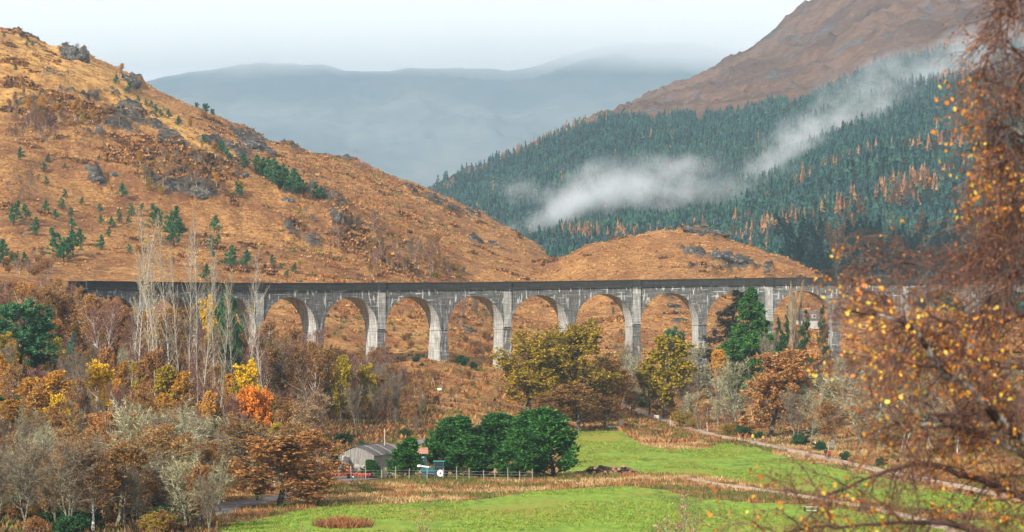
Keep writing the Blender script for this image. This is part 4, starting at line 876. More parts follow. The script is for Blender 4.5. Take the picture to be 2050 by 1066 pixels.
# ---- single trees one can pick out in the left wood
L = [('scots_pine', 38, 602, 790, 150, 'large dark green pine spreading at the left edge of the wood', 500), ('scots_pine', 70, 640, 800, 90, 'lower right half of the dark pine group at the left edge', 505), ('blue_spruce', 137, 664, 770, 34, 'slim blue green spruce leaning out of the brown birches', 520), ('blue_spruce', 112, 700, 800, 34, 'second slim blue green spruce, lower down the slope', 500),
     ('yellow_birch', 188, 722, 830, 66, 'bright yellow birch standing out in the middle of the wood', 455), ('amber_birch', 62, 756, 900, 60, 'orange yellow birch with a leaning white trunk', 425), ('amber_birch', 104, 742, 905, 62, 'tall orange yellow birch with twin white trunks', 430),
     ('amber_birch', 22, 800, 905, 46, 'small orange birch beside the leaning one', 420), ('yellow_birch', 128, 790, 890, 44, 'thin yellow birch right of the twin white trunks', 415), ('gold_sycamore', 8, 665, 800, 60, 'olive gold tree in front of the large pine', 470),
     ('rust_birch', 190, 590, 750, 90, 'tall birch with a forked white trunk below the viaduct', 555), ('copper_oak', 215, 696, 800, 56, 'round copper tree between the yellow birch and the forked birch', 490), ('grey_tree', 160, 698, 840, 60, 'grey many-stemmed bare tree beside the bright yellow birch', 450),
     ('copper_oak', 302, 704, 800, 60, 'round copper tree at the foot of the poplars', 480), ('gold_sycamore', 326, 732, 830, 60, 'golden green tree in front of the poplars', 455), ('rowan', 514, 776, 850, 76, 'scarlet orange rowan glowing above the lichened oak', 470),
     ('yellow_birch', 500, 722, 800, 62, 'yellow and green birch just above the scarlet rowan', 500), ('gold_sycamore', 478, 738, 800, 40, 'olive tree beside the yellow and green birch', 500), ('scots_pine', 462, 590, 720, 60, 'dark green pine in front of the viaduct behind the last poplars', 560),
 ('gold_sycamore', 682, 712, 810, 42, 'yellow green tree in the bare thicket right of the rowan', 560), ('gold_sycamore', 736, 728, 815, 40, 'olive gold tree in the bare thicket near the moor', 565),
     ('yellow_birch', 646, 700, 780, 32, 'small yellow birch deep in the bare thicket', 580), ('yellow_birch', 420, 592, 690, 40, 'yellow topped birch below the parapet among the poplars', 600), ('amber_birch', 360, 745, 840, 46, 'amber birch under the poplar stems', 455),
     ('tan_tree', 632, 788, 930, 90, 'tan twiggy tree rising behind the lichened oak', 455), ('olive_oak', 610, 850, 990, 60, 'green brown oak behind the orange skirt of the lichened oak', 430), ('cypress', 72, 800, 860, 30, 'small dark evergreen beside the orange birches', 440), ('cypress', 8, 790, 850, 40, 'dark evergreen at the left edge below the pine', 440)]
for kd, px, t_, b_, w_, lab, Y in L: treepx(kd, px, t_, b_, lab, wpx=w_, Y=Y)
# the big copper and lichened oaks by the meadow
treepx('copper_oak', 560, 872, 1012, 'wide copper oak sweeping down to the meadow edge', wpx=210, Y=362)
treepx('lichen_oak', 520, 830, 1005, 'grey green lichened oak rising above the copper one', wpx=190, Y=374)
treepx('copper_oak', 618, 862, 1000, 'copper oak nearest the barn at the meadow edge', wpx=120, Y=385)
treepx('lichen_oak', 590, 838, 1000, 'lichened oak behind the copper one nearest the barn', wpx=130, Y=395)
treepx('lichen_tree', 375, 905, 1042, 'pale lichened tree over the bend of the dark track', wpx=130, Y=334)
treepx('lichen_oak', 330, 850, 1055, 'twisted lichened oak at the edge of the wood above the track', wpx=150, Y=328)
treepx('lichen_tree', 270, 800, 1060, 'tallest pale lichened tree of the front row', wpx=130, Y=345)
treepx('lichen_tree', 355, 800, 980, 'pale lichened tree behind the twisted oak', wpx=110, Y=400)
treepx('lichen_oak', 235, 870, 1075, 'russet and lichened oak in the front row', wpx=150, Y=318)
treepx('copper_oak', 275, 905, 1080, 'dark copper oak low in the front row', wpx=110, Y=322)
treepx('grey_tree', 52, 872, 1085, 'bare grey fan-shaped tree at the bottom left', wpx=150, Y=310)
treepx('grey_tree', 142, 868, 1085, 'bare tree with a dark trunk and a few yellow leaves', wpx=160, Y=306)
treepx('grey_tree', 0, 895, 1085, 'bare grey tree cut off by the left edge', wpx=120, Y=315)
treepx('rust_birch', 190, 890, 1085, 'sparse birch with spotted white trunk at the bottom', wpx=110, Y=308)
treepx('lichen_tree', 430, 830, 960, 'pale lichened tree left of the great lichened oak', wpx=90, Y=420)
treepx('russet_oak', 395, 880, 1010, 'russet oak over the dark track', wpx=90, Y=370)

# ---- poplars: tall pale stems standing out above the viaduct
for px, t_, w_, Y, d_ in [(276, 436, 62, 520, 'leftmost'), (298, 404, 54, 528, 'tallest of all'), (322, 470, 48, 540, 'third from left'), (344, 432, 54, 515, 'fourth from the left, with a spotted white stem'), (380, 450, 44, 530, 'in the middle of the row'),
        (396, 420, 46, 522, 'just right of the middle'), (404, 500, 40, 505, 'short one in front of the middle'), (262, 480, 40, 512, 'thin outermost on the left'), (310, 500, 40, 510, 'thin, between second and third'), (362, 490, 40, 512, 'thin, left of the middle'), (470, 560, 40, 540, 'thin low one before the parapet'), (426, 468, 44, 535, 'third from the right'), (440, 540, 44, 510, 'short one near the right end'), (492, 488, 56, 525, 'with a thin yellow crown, standing apart on the right'), (540, 600, 60, 520, 'small last one at the right end')]:
    treepx('poplar', px, t_, 0, 'tall pale poplar, %s in the row' % d_, wpx=w_ * 1.45, Y=Y, group='tall poplars in front of the viaduct')

# ---- the rest of the left wood: rows of trees down the slope
TOPL = ([-80, 0, 110, 200, 300, 400, 500, 560, 640, 700, 760, 800, 835, 870], [545, 545, 570, 598, 606, 612, 612, 616, 640, 684, 690, 705, 770, 830])
LM = [(38, 680, 'the large pine'), (188, 765, 'the bright yellow birch'), (82, 800, 'the orange yellow birches'), (137, 700, 'the blue green spruces'), (190, 660, 'the forked white birch'), (302, 750, 'the foot of the poplars'), (420, 640, 'the yellow topped birch'), (462, 640, 'the dark pine by the poplars'), (380, 600, 'the middle poplars'),
      (514, 805, 'the scarlet rowan'), (540, 900, 'the great lichened oak'), (375, 960, 'the bend of the dark track'), (270, 860, 'the tallest lichened tree'), (52, 950, 'the grey fan-shaped tree'), (682, 760, 'the yellow green tree'), (736, 770, 'the olive gold tree'), (632, 840, 'the tan twiggy tree'), (715, 910, 'the barn'), (690, 870, 'the dark bush'), (820, 760, 'the edge of the moor'),
      (500, 745, 'the yellow green birch'), (600, 640, 'the arches'), (215, 740, 'the round copper tree'), (160, 960, 'the yellow-leaved bare tree'), (100, 620, 'the left end of the viaduct'), (1060, 740, 'the two olive oaks'), (1328, 740, 'the golden sycamore'), (1398, 740, 'the thin lichened tree'), (1500, 660, 'the tall green spruce'), (1590, 650, 'the upswept poplar'),
      (1545, 790, 'the big copper oak'), (1470, 790, 'the grey lichened tree'), (1762, 800, 'the large lichened tree'), (1656, 880, 'the two walkers'), (1800, 690, 'the ninth pier'), (1959, 690, 'the last visible pier'), (1243, 830, 'the pale cabinet'), (1314, 830, 'the information board'), (1640, 700, 'the small dark spruces'), (1900, 860, 'the white birch limb'), (2000, 780, 'the right edge')]
KX = dict(heather_shrub='brown shrub', evergreen_shrub='evergreen shrub', gold_shrub='olive shrub', bare_birch='maroon alder', rust_birch='rust birch', grey_tree='bare grey tree', russet_oak='russet oak', lichen_oak='lichened oak', lichen_tree='pale lichened tree', amber_birch='amber birch', tan_tree='tan beech')
USED = {}
def lmlabel(kd, px, py, H):
    """says which of the nameless trees this is: its kind, its size and where it stands from something one can find"""
    order = sorted(LM, key=lambda l: ((l[0] - px) ** 2 + (l[1] - py) ** 2))
    adj = 'tall ' if H > 8.4 else 'small ' if H < 6.6 else 'middling '
    for l in order[:12]:
        dx, dy = px - l[0], py - l[1]; d = math.hypot(dx, dy); a = abs(math.degrees(math.atan2(dy, dx)))
        h = '' if a > 67 and a < 113 else ('right' if dx > 0 else 'left'); v = '' if (a < 23 or a > 157) else ('above' if dy < 0 else 'below')
        w_ = 'close' if d < 30 else 'a little' if d < 62 else 'some way' if d < 110 else 'well'
        rel = (v + ' and ' + h + ' of') if v and h else (v or h + ' of'); n_ = KX.get(kd, kd.replace('_', ' '))
        lab = adj + n_ + ' ' + w_ + ' ' + rel + ' ' + l[2]
        if lab not in USED: USED[lab] = 1; return lab
    USED[lab] = 2; return lab
def zone(px, Y):
    v = 'at the back of the wood just below the viaduct' if Y > 580 else 'halfway down the wooded slope' if Y > 450 else 'in the front rows of the wood'
    h = 'near the large pine' if px < 110 else 'near the bright yellow birch' if px < 250 else 'about the foot of the poplars' if px < 450 else 'around the scarlet rowan' if px < 600 else 'in the bare thicket behind the barn'
    return v + ', ' + h
KD = dict(bare_birch='bare maroon alder', rust_birch='birch with thin rust leaves', grey_tree='bare grey tree', russet_oak='russet-leaved oak', copper_oak='copper-leaved oak', lichen_oak='lichened oak', lichen_tree='pale lichened tree', amber_birch='amber birch', tan_tree='tan-leaved beech', olive_oak='olive oak', small_spruce='dark spruce')
def fill(n, pxr, Yr, weights, topf, seed, hr, zonef, minw=1.0, dmin=3.2, reach=0.0, cap=14):
    r = rs(seed); placed = []; ks = list(weights); ws = np.array([weights[k] for k in ks], float); ws /= ws.sum(); tries = 0
    while len(placed) < n and tries < n * 60:
        tries += 1; Y = math.sqrt(r.uniform(Yr[0] ** 2, Yr[1] ** 2)); px = r.uniform(*pxr); x, y, z = at(px, Y)
        if any((x - a) ** 2 + (y - b) ** 2 < dmin ** 2 for a, b in placed): continue
        H = r.uniform(*hr)
        if r.uniform() < reach and topf(px, Y) is not None: H = max(H, min(cap, ZC + (HY - topf(px, Y) - r.uniform(0, 30)) * Y / F - z))
        pt = HY - (z + H - ZC) * F / Y; lim = topf(px, Y)
        if lim is None: continue
        if pt < lim: 
            H = ZC + (HY - lim - r.uniform(0, 18)) * Y / F - z
            if H < hr[0] * .45: continue
        kd = ks[int(r.choice(len(ks), p=ws))] if not callable(zonef[1]) else zonef[1](r, px, Y)
        lab = lmlabel(kd, px, HY - (z + H - ZC) * F / Y + 20, H)
        tree(kd, x, y, H, lab, 'tree', KX.get(kd, 'tree') + 's ' + zonef[0](px, Y), wf=minw * r.uniform(.9, 1.25)); placed.append((x, y))
def lkind(r, px, Y):
    if px > 560: return r.choice(['bare_birch', 'grey_tree', 'rust_birch', 'bare_birch', 'russet_oak', 'grey_tree'])
    if Y > 540: return r.choice(['rust_birch', 'copper_oak', 'russet_oak', 'bare_birch', 'tan_tree', 'amber_birch'], p=[.34, .07, .13, .28, .10, .08])
    if Y > 430: return r.choice(['bare_birch', 'rust_birch', 'grey_tree', 'russet_oak', 'lichen_tree', 'amber_birch', 'copper_oak', 'gold_sycamore'], p=[.36, .20, .15, .07, .09, .06, .04, .03])
    return r.choice(['lichen_oak', 'grey_tree', 'russet_oak', 'lichen_tree', 'copper_oak', 'rust_birch', 'gold_sycamore'], p=[.28, .24, .09, .16, .08, .11, .04])
fill(104, (-70, 660), (545, 625), {'a': 1}, lambda p, Y: np.interp(p, *TOPL), 11, (6.5, 9), (zone, lkind), reach=.55)
fill(105, (-60, 640), (430, 545), {'a': 1}, lambda p, Y: np.interp(p, *TOPL) + 70 + (545 - Y) * .5 + (25 if 560 < p else 0), 12, (6, 9), (zone, lkind))
fill(96, (-40, 440), (312, 430), {'a': 1}, lambda p, Y: max(780, 785 + (430 - Y) * .9) + (40 if p > 400 else 0), 13, (6.5, 9.5), (zone, lkind), dmin=2.6)
fill(74, (590, 838), (552, 650), {'a': 1}, lambda p, Y: np.interp(p, *TOPL) + max(0, (640 - Y)) * .55, 14, (5.5, 8.5), (zone, lkind), dmin=2.4)
fill(14, (440, 650), (395, 430), {'a': 1}, lambda p, Y: 835, 15, (5, 7), (zone, lkind))

for px, t_, b_, w_, Y, kd, lab in [(112, 556, 680, 46, 596, 'rust_birch', 'rust birch against the left end of the parapet'), (140, 566, 690, 44, 598, 'bare_birch', 'maroon alder against the left end of the parapet'), (168, 574, 690, 40, 596, 'rust_birch', 'rust birch under the white streaks at the left parapet'), (88, 552, 660, 44, 600, 'bare_birch', 'maroon alder just off the left end of the viaduct'), (228, 596, 700, 50, 590, 'copper_oak', 'orange oak below the first arch')]:
    treepx(kd, px, t_, 0, lab, wpx=w_, Y=Y)
sh_ = rs(303)
for i in range(90):
    Y = sh_.uniform(300, 400); px = sh_.uniform(-60, 350 + (Y - 300) * .9); x, y, z = at(px, Y); kd = ['heather_shrub', 'evergreen_shrub', 'heather_shrub', 'gold_shrub'][i % 4 if i % 8 else 0]
    lab = lmlabel(kd, px, HY - (z + 1 - ZC) * F / Y, 5); tree(kd, x, y, sh_.uniform(1.4, 3.0), lab, 'shrub', 'shrubs on the floor of the wood', wf=1.3)

# ---- right of the moor: oaks, spruces and the trees along the path
Rr = [('olive_oak', 1058, 664, 842, 150, 'large olive gold oak, the left and lower of the pair above the cypresses', 615), ('olive_oak', 1158, 646, 846, 165, 'largest olive gold oak, its top just under an arch crown', 622), ('olive_oak', 1108, 652, 820, 120, 'olive gold oak between and behind the two largest', 640),
      ('copper_oak', 1215, 722, 852, 90, 'brown gold oak at the right skirt of the large olive oaks', 630), ('russet_oak', 1160, 770, 856, 110, 'low russet oak at the foot of the large olive oaks', 600), ('russet_oak', 1100, 780, 858, 90, 'low russet oak just above the cypresses', 598), ('russet_oak', 1212, 790, 852, 70, 'low russet oak above the white box', 606),
      ('grey_tree', 1262, 680, 800, 66, 'bare grey tree in front of a pier beside the olive oaks', 675), ('lichen_tree', 1250, 700, 810, 60, 'pale lichened tree under the arch right of the olive oaks', 668), ('bare_birch', 1282, 720, 820, 40, 'bare alder left of the golden sycamore', 665),
      ('gold_sycamore', 1328, 672, 836, 96, 'golden sycamore at the bend of the path', 640), ('gold_sycamore', 1300, 730, 830, 50, 'lower golden sycamore beside the bend of the path', 645), ('scots_pine', 1346, 655, 760, 56, 'dark pine showing behind the golden sycamore', 690),
      ('lichen_tree', 1398, 690, 812, 66, 'tall thin lichened tree in front of a viaduct pier', 668), ('grey_tree', 1375, 745, 860, 70, 'bare grey tree right of the golden sycamore', 640), ('lichen_tree', 1388, 785, 862, 50, 'small whitened tree over the path', 628),
      ('dark_spruce', 1440, 582, 760, 160, 'dark dead-looking spruce under an arch', 690), ('spruce', 1502, 578, 745, 128, 'tall bright green spruce hiding a pier', 672), ('small_spruce', 1556, 636, 735, 34, 'narrow dark spruce right of the tall green one', 690), ('small_spruce', 1562, 664, 740, 40, 'short dark spruce in front of the narrow one', 672),
      ('fastigiate_poplar', 1590, 566, 735, 44, 'pale upswept leafless poplar under an arch', 680), ('small_spruce', 1608, 622, 735, 46, 'dark spruce right of the upswept poplar', 676), ('small_spruce', 1578, 600, 720, 30, 'dark spruce behind the upswept poplar', 700), ('small_spruce', 1650, 612, 720, 40, 'dark spruce beside the next pier', 700),
      ('grey_tree', 1540, 660, 770, 40, 'pale bare tree at the foot of the tall green spruce', 655), ('lichen_tree', 1470, 716, 866, 84, 'grey lichened tree left of the big copper oak', 612), ('lichen_tree', 1440, 750, 862, 60, 'grey lichened tree over the path', 625), ('amber_birch', 1446, 700, 800, 36, 'small orange and green tree at the foot of the dark spruce', 660),
      ('copper_oak', 1545, 702, 888, 158, 'big round copper oak over the walkers on the path', 588), ('blue_spruce', 1608, 722, 830, 34, 'blue green spruce right of the big copper oak', 620), ('blue_spruce', 1596, 700, 820, 30, 'slimmer blue green spruce behind the copper oak', 640), ('grey_tree', 1595, 775, 897, 80, 'bare grey oak right of the copper oak', 572),
      ('lichen_tree', 1625, 780, 902, 76, 'lichened tree beside the path near the white post', 560), ('russet_oak', 1672, 800, 908, 70, 'russet oak behind the two walkers', 545), ('lichen_tree', 1762, 722, 928, 150, 'large pale green lichened tree right of the two walkers', 530), ('lichen_tree', 1720, 790, 915, 80, 'smaller pale lichened tree beside the large one', 545),
      ('rust_birch', 1810, 760, 940, 90, 'rust leaved birch right of the large lichened tree', 520), ('lichen_tree', 1860, 740, 950, 100, 'pale lichened tree behind the hanging birch twigs', 510), ('rust_birch', 1920, 770, 960, 90, 'rust leaved birch near the right edge', 500), ('grey_tree', 1980, 760, 965, 100, 'bare grey tree near the right edge', 495)]
for kd, px, t_, b_, w_, lab, Y in Rr: treepx(kd, px, t_, b_, lab, wpx=w_, Y=Y)
def zr(px, Y):
    if px < 1000: return 'on the moor below the arches'
    return ('under the far arches' if Y > 640 else 'along the path') + (', near the olive oaks' if px < 1300 else ', near the tall green spruce' if px < 1560 else ', right of the big copper oak' if px < 1800 else ', toward the right edge')
def rkind(r, px, Y): return r.choice(['bare_birch', 'rust_birch', 'grey_tree', 'russet_oak', 'lichen_tree'], p=[.28, .3, .16, .13, .13])
fill(78, (1640, 2120), (590, 705), {'a': 1}, lambda p, Y: 668 + (705 - Y) * .6, 21, (6, 9), (zr, rkind), dmin=3)
fill(34, (1640, 2120), (535, 600), {'a': 1}, lambda p, Y: (745 if p > 1700 else 780) if Y > 640 - (p - 1500) * .22 else None, 22, (6, 9), (zr, rkind))
fill(34, (1240, 1660), (632, 700), {'a': 1}, lambda p, Y: 728 + (700 - Y) * .8, 23, (5, 8), (zr, rkind), dmin=2.6)
fill(24, (985, 1250), (632, 690), {'a': 1}, lambda p, Y: 722 + (690 - Y) * .8, 24, (3.5, 6), (zr, rkind), dmin=2.6)
fill(16, (1400, 1620), (600, 640), {'a': 1}, lambda p, Y: 800, 25, (4, 6), (zr, rkind), dmin=2.6)

# ---- trees on the hill
Z5 = lambda X, Yv: (X / 2.05, 40 + Yv / 2.05)
HP = [(55,795,75),(105,790,50),(145,850,60),(82,550,40),(195,570,30),(185,605,30),(265,600,20),(193,665,30),(185,770,40),(225,800,35),(258,755,38),(333,745,26),(295,790,32),(293,835,38),(270,715,30),(410,775,30),(415,820,30),(445,870,32),(455,830,30),(415,915,50),(485,790,25),(490,815,30),(470,840,25),(525,820,30),(542,780,42),(578,770,28),(500,705,48),
      (705,830,95),(650,810,80),(735,850,60),(880,840,55),(870,915,48),(895,900,32),(950,975,75),(1015,985,60),(875,960,22),(1115,985,34),(1205,1020,32),(1155,1010,22),(1175,1042,26),(240,920,95),(262,950,70),(300,920,85),(330,895,55),(15,1000,85),(65,1030,42),(105,1025,50),(850,1040,55),(535,940,32),(840,490,30),(735,420,32),(690,390,30),(620,350,26),(640,370,30),
      (660,385,26),(600,340,22),(475,250,32),(530,285,38),(1060,600,62),(1082,608,60),(1105,615,74),(1130,622,82),(1150,640,80),(1175,650,84),(1200,665,80),(1222,680,66),(1245,685,54),(1300,705,50),(1320,712,40),(915,530,48),(935,555,42),(905,515,34),(1000,580,48),(985,700,52),(715,880,80),(110,98,18),(135,100,18),(15,64,16),(65,195,20),(280,215,14),(405,565,18),(570,325,24)]
HL = [(150, 108, 'the big dark rock'), (262, 168, 'the ridge rock'), (190, 358, 'the slanting grey rock'), (560, 350, 'the dense pine clump'), (676, 442, 'the dark cleft rock'), (305, 420, 'the yellow poplar top'), (340, 430, 'the tall hill pines'), (130, 488, 'the biggest pine group'), (160, 225, 'the tallest golden birch'), (60, 220, 'the left golden birches'), (450, 380, 'the middle crags'),
      (800, 520, 'the lower birch thicket'), (700, 470, 'the cleft in the slope'), (747, 550, 'the parapet birch'), (25, 430, 'the left-edge pines'), (505, 292, 'the dark rock slab'), (420, 300, 'the golden spur'), (260, 530, 'the pale poplars'), (100, 540, 'the end of the viaduct'), (340, 340, 'the hill birches'), (960, 650, 'the juniper arch'), (880, 780, 'the small white sign'), (925, 722, 'the green junipers'), (1240, 650, 'the arch by the olive oaks'), (820, 850, 'the cypresses'), (600, 520, 'the lower slope'), (1590, 480, 'the larches above the knoll'), (1800, 400, 'the larch drift'), (1500, 430, 'the upper larches'), (1680, 325, 'the lone larch trio'), (1100, 465, 'the tail of the fog'), (1220, 475, 'the knoll top'), (1700, 470, 'the trunks behind the knoll'), (1900, 480, 'the hanging twigs'), (400, 500, 'the bare poplar tops'), (680, 640, 'the second arch'), (200, 470, 'the small pines')]
def hlab(lab, px, py):
    """adds to a short kind description where on the hill it stands"""
    base = ' '.join(lab.split(' ')[:5 if 'clump' not in lab else 8]); base = base.split(' high on')[0].split(' on the')[0].split(' low on')[0].split(' seen')[0].split(' standing')[0].split(' at the')[0] if 'clump' not in lab else 'dark pine'
    base = {'tall dark spruce with a': 'tall bare-stemmed spruce'}.get(base, base).replace(' high', '').replace(' low on', '').replace(' with a', '').replace(' on', '').strip()
    for l in sorted(HL, key=lambda l: ((l[0] - px) ** 2 + (l[1] - py) ** 2))[:22]:
        dx, dy = px - l[0], py - l[1]; d = math.hypot(dx, dy); a = abs(math.degrees(math.atan2(dy, dx)))
        h = '' if a > 67 and a < 113 else ('right' if dx > 0 else 'left'); v = '' if (a < 23 or a > 157) else ('above' if dy < 0 else 'below')
        w_ = 'close' if d < 16 else 'a little' if d < 34 else 'some way' if d < 64 else 'well'
        n_ = base + ' ' + w_ + ' ' + ((v + ' and ' + h + ' of') if v and h else (v or h + ' of')) + ' ' + l[2]
        if n_ not in USED: USED[n_] = 1; return n_
    return lab if len(lab) > 24 else n_
def hzone(px, py):
    return ('high on the golden crest' if py < 300 else 'on the rocky middle of the hill' if py < 400 else 'low on the orange slope above the viaduct') + (' at the left edge' if px < 120 else ' left of the poplar tops' if px < 290 else ' behind the poplar tops' if px < 470 else ' toward the saddle')
def hilltree(kd, px, py, size, lab, grp, wf=1.15):
    x, y, z = seen(px, py + size * .48, 720); lab = hlab(lab, px, py); tree(kd, x, y, size * y / F, lab, 'tree', grp, wf=wf)
for X, Yv, s in HP:
    px, py = Z5(X, Yv)
    lab = 'pine of the dense dark clump on the spur' if 505 < px < 612 and py < 390 else ('small' if s < 40 else 'bushy') + ' dark green pine ' + hzone(px, py)
    hilltree('young_pine', px, py, s / 2.05 * 1.35, lab, 'young pines dotted over the hill', 1.25)
for X, Yv, s in [(90,255,32),(95,290,26),(120,355,52),(175,360,58),(150,370,40),(245,380,58),(325,370,68),(308,380,50),(380,395,42),(40,350,36),(700,590,38),(755,605,36),(885,540,48),(780,430,36),(575,570,44),(890,660,42),(495,210,40),(215,380,40),(460,700,24)]:
    px, py = Z5(X, Yv); hilltree('amber_birch', px, py, s / 2.05 * 1.5, 'small golden birch ' + hzone(px, py), 'golden birches on the hill', 1.1)
for X, Yv, s in [(660,695,46),(610,680,52),(345,410,44),(985,690,50)]:
    px, py = Z5(X, Yv); hilltree('gold_sycamore', px, py, s / 2.05 * 1.1, 'small olive green tree ' + hzone(px, py), 'olive trees on the hill', 1.1)
hilltree('amber_birch', 747, 550, 24, 'small golden birch standing right above the parapet', None)
hr_ = rs(99)
for (x0, x1, y0, y1, n, kds, s0, s1) in [(0, 120, 200, 290, 34, ['rust_birch', 'bare_birch'], 18, 34), (20, 125, 245, 285, 12, ['bare_birch'], 20, 34), (60, 110, 210, 250, 8, ['grey_tree'], 20, 32), (270, 440, 300, 385, 40, ['bare_birch', 'rust_birch', 'grey_tree'], 14, 28), (200, 280, 225, 270, 12, ['grey_tree', 'bare_birch'], 14, 26), (0, 80, 340, 400, 12, ['bare_birch'], 14, 26),
        (380, 500, 330, 400, 16, ['rust_birch', 'grey_tree'], 12, 24), (660, 760, 440, 500, 22, ['bare_birch', 'grey_tree'], 14, 28), (730, 880, 480, 556, 50, ['bare_birch', 'bare_birch', 'grey_tree', 'rust_birch'], 18, 36), (560, 700, 400, 470, 16, ['bare_birch', 'grey_tree'], 10, 22), (860, 930, 535, 560, 10, ['gold_shrub', 'grey_tree'], 16, 24),
        (0, 120, 520, 570, 22, ['bare_birch', 'rust_birch', 'heather_shrub'], 20, 34), (920, 1000, 600, 690, 16, ['grey_tree', 'bare_birch', 'heather_shrub'], 20, 40), (930, 1010, 690, 735, 12, ['heather_shrub', 'bare_birch'], 20, 36), (780, 850, 600, 700, 8, ['grey_tree', 'heather_shrub'], 12, 22), (300, 600, 470, 540, 20, ['bare_birch', 'grey_tree', 'heather_shrub'], 12, 22),
        (840, 980, 750, 850, 16, ['heather_shrub', 'rust_birch', 'heather_shrub'], 14, 28), (790, 850, 800, 880, 8, ['rust_birch', 'grey_tree'], 24, 50), (1180, 1290, 600, 700, 10, ['grey_tree', 'heather_shrub'], 12, 24), (640, 720, 600, 690, 10, ['heather_shrub', 'bare_birch'], 12, 22)]:
    for i in range(n):
        px, py, s = hr_.uniform(x0, x1), hr_.uniform(y0, y1), hr_.uniform(s0, s1); kd = str(hr_.choice(kds))
        lab = {'bare_birch': 'small bare maroon alder ', 'rust_birch': 'small rust-coloured birch ', 'grey_tree': 'small bare grey tree ', 'heather_shrub': 'low brown shrub ', 'gold_shrub': 'low golden shrub '}[kd] + (hzone(px, py) if py < 565 else 'seen under the arches' if py < 740 else 'on the moor below the viaduct')
        x, y, z = seen(px, py, 700 if py < 700 else 520); glab = lab; lab = hlab(lab, px, py); tree(kd, x, y, s * y / F * (.6 if 'shrub' in kd else 1), lab, 'tree' if 'shrub' not in kd else 'shrub', glab, wf=1.1, nm={'bare_birch': 'bare_birch_sapling', 'rust_birch': 'birch_sapling', 'grey_tree': 'bare_sapling'}.get(kd))  # the bare maroon saplings are small birches too
for px, py, s, kd, lab in [(155, 86, 26, 'grey_tree', 'lone bare tree on the skyline of the hill'), (170, 100, 16, 'heather_shrub', 'low bush on the skyline beside the lone bare tree'), (393, 212, 14, 'scots_pine', 'smallest of the dark pines on the skyline'), (411, 218, 22, 'scots_pine', 'tallest dark pine on the skyline'), (425, 226, 18, 'scots_pine', 'dark pine on the skyline, lower than the tallest')]:
    x, y, z = at(px, 1296); tree(kd, x, y, s * y / F, lab, 'tree')
# evergreen and golden shrubs
for px, py, w_, lab in [(690, 880, 44, 'dark rounded bush behind the barn'), (722, 892, 30, 'greener low bush beside the dark one behind the barn'), (811, 868, 30, 'dark round bush at the foot of the moor'), (925, 722, 34, 'green juniper under the arch, left and higher'), (948, 733, 26, 'green juniper under the arch, lower right'), (836, 718, 20, 'small green bush left of the tall pale pier'), (846, 730, 14, 'tiny green bush at the foot of the tall pale pier'),
        (1605, 880, 44, 'dark evergreen bush beside the path behind the walkers'), (1640, 893, 34, 'dark evergreen bush near the white post'), (1692, 912, 30, 'round dark evergreen bush right of the two walkers'), (1482, 862, 40, 'dark evergreen bush behind the yellow-jacketed walker'), (1520, 872, 26, 'dark evergreen bush behind the orange-jacketed walker'), (1765, 925, 30, 'dark evergreen bush at the foot of the large lichened tree'), (1268, 795, 40, 'dark evergreen bush above the white box'), (1290, 806, 30, 'dark evergreen bush at the top of the path')]:
    x, y, z = seen(px, py + w_ * .3, 430); tree('evergreen_shrub', x, y, w_ * .62 * y / F, lab, 'bush', None, wf=1.05)
for px, py, w_, lab in [(1362, 846, 44, 'golden green shrub at the bend of the path'), (1390, 850, 30, 'golden shrub right of the one at the bend'), (1460, 862, 34, 'olive brown shrub in front of the path')]:
    x, y, z = seen(px, py + 10, 430); tree('gold_shrub', x, y, w_ * .8 * y / F, lab, 'shrub')

# ---- the nearer trees of the plantation, one by one
def mseen(px, py, y0=1210, y1=2000):
    i = int(np.clip(np.searchsorted(mc, px), 0, len(mc) - 1)); ok = (MY[i] >= y0) & (MY[i] <= y1) & (MPY[i] <= py); j = int(np.argmax(ok)) if ok.any() else int(np.searchsorted(mr_, y1))
    return (px - CX) / F * mr_[j], mr_[j], MZ[i, j]
pr_ = rs(123)
for i in range(170):
    Y = pr_.uniform(1255, 1420); px = pr_.uniform(1560, 2090); i_ = int(np.searchsorted(mc, px)); j_ = int(np.searchsorted(mr_, Y))
    kd = 'larch' if (fbm(np.array([px]), np.array([Y]), 40, 2, 3)[0] > .62 and px < 1700) or pr_.uniform() < .04 else 'plantation_spruce'
    lab = ('orange larch' if kd == 'larch' else 'tall dark spruce with a bare lower stem') + ' at the plantation edge behind the ' + ('knoll' if px < 1640 else 'viaduct')
    glab = lab; lab = hlab(lab, px, HY - (MZ[i_, j_] + 9 - ZC) * F / Y)
    tree(kd, (px - CX) / F * Y, Y, pr_.uniform(13, 20), lab, 'tree', glab, z=float(MZ[i_, j_]), wf=1.15)
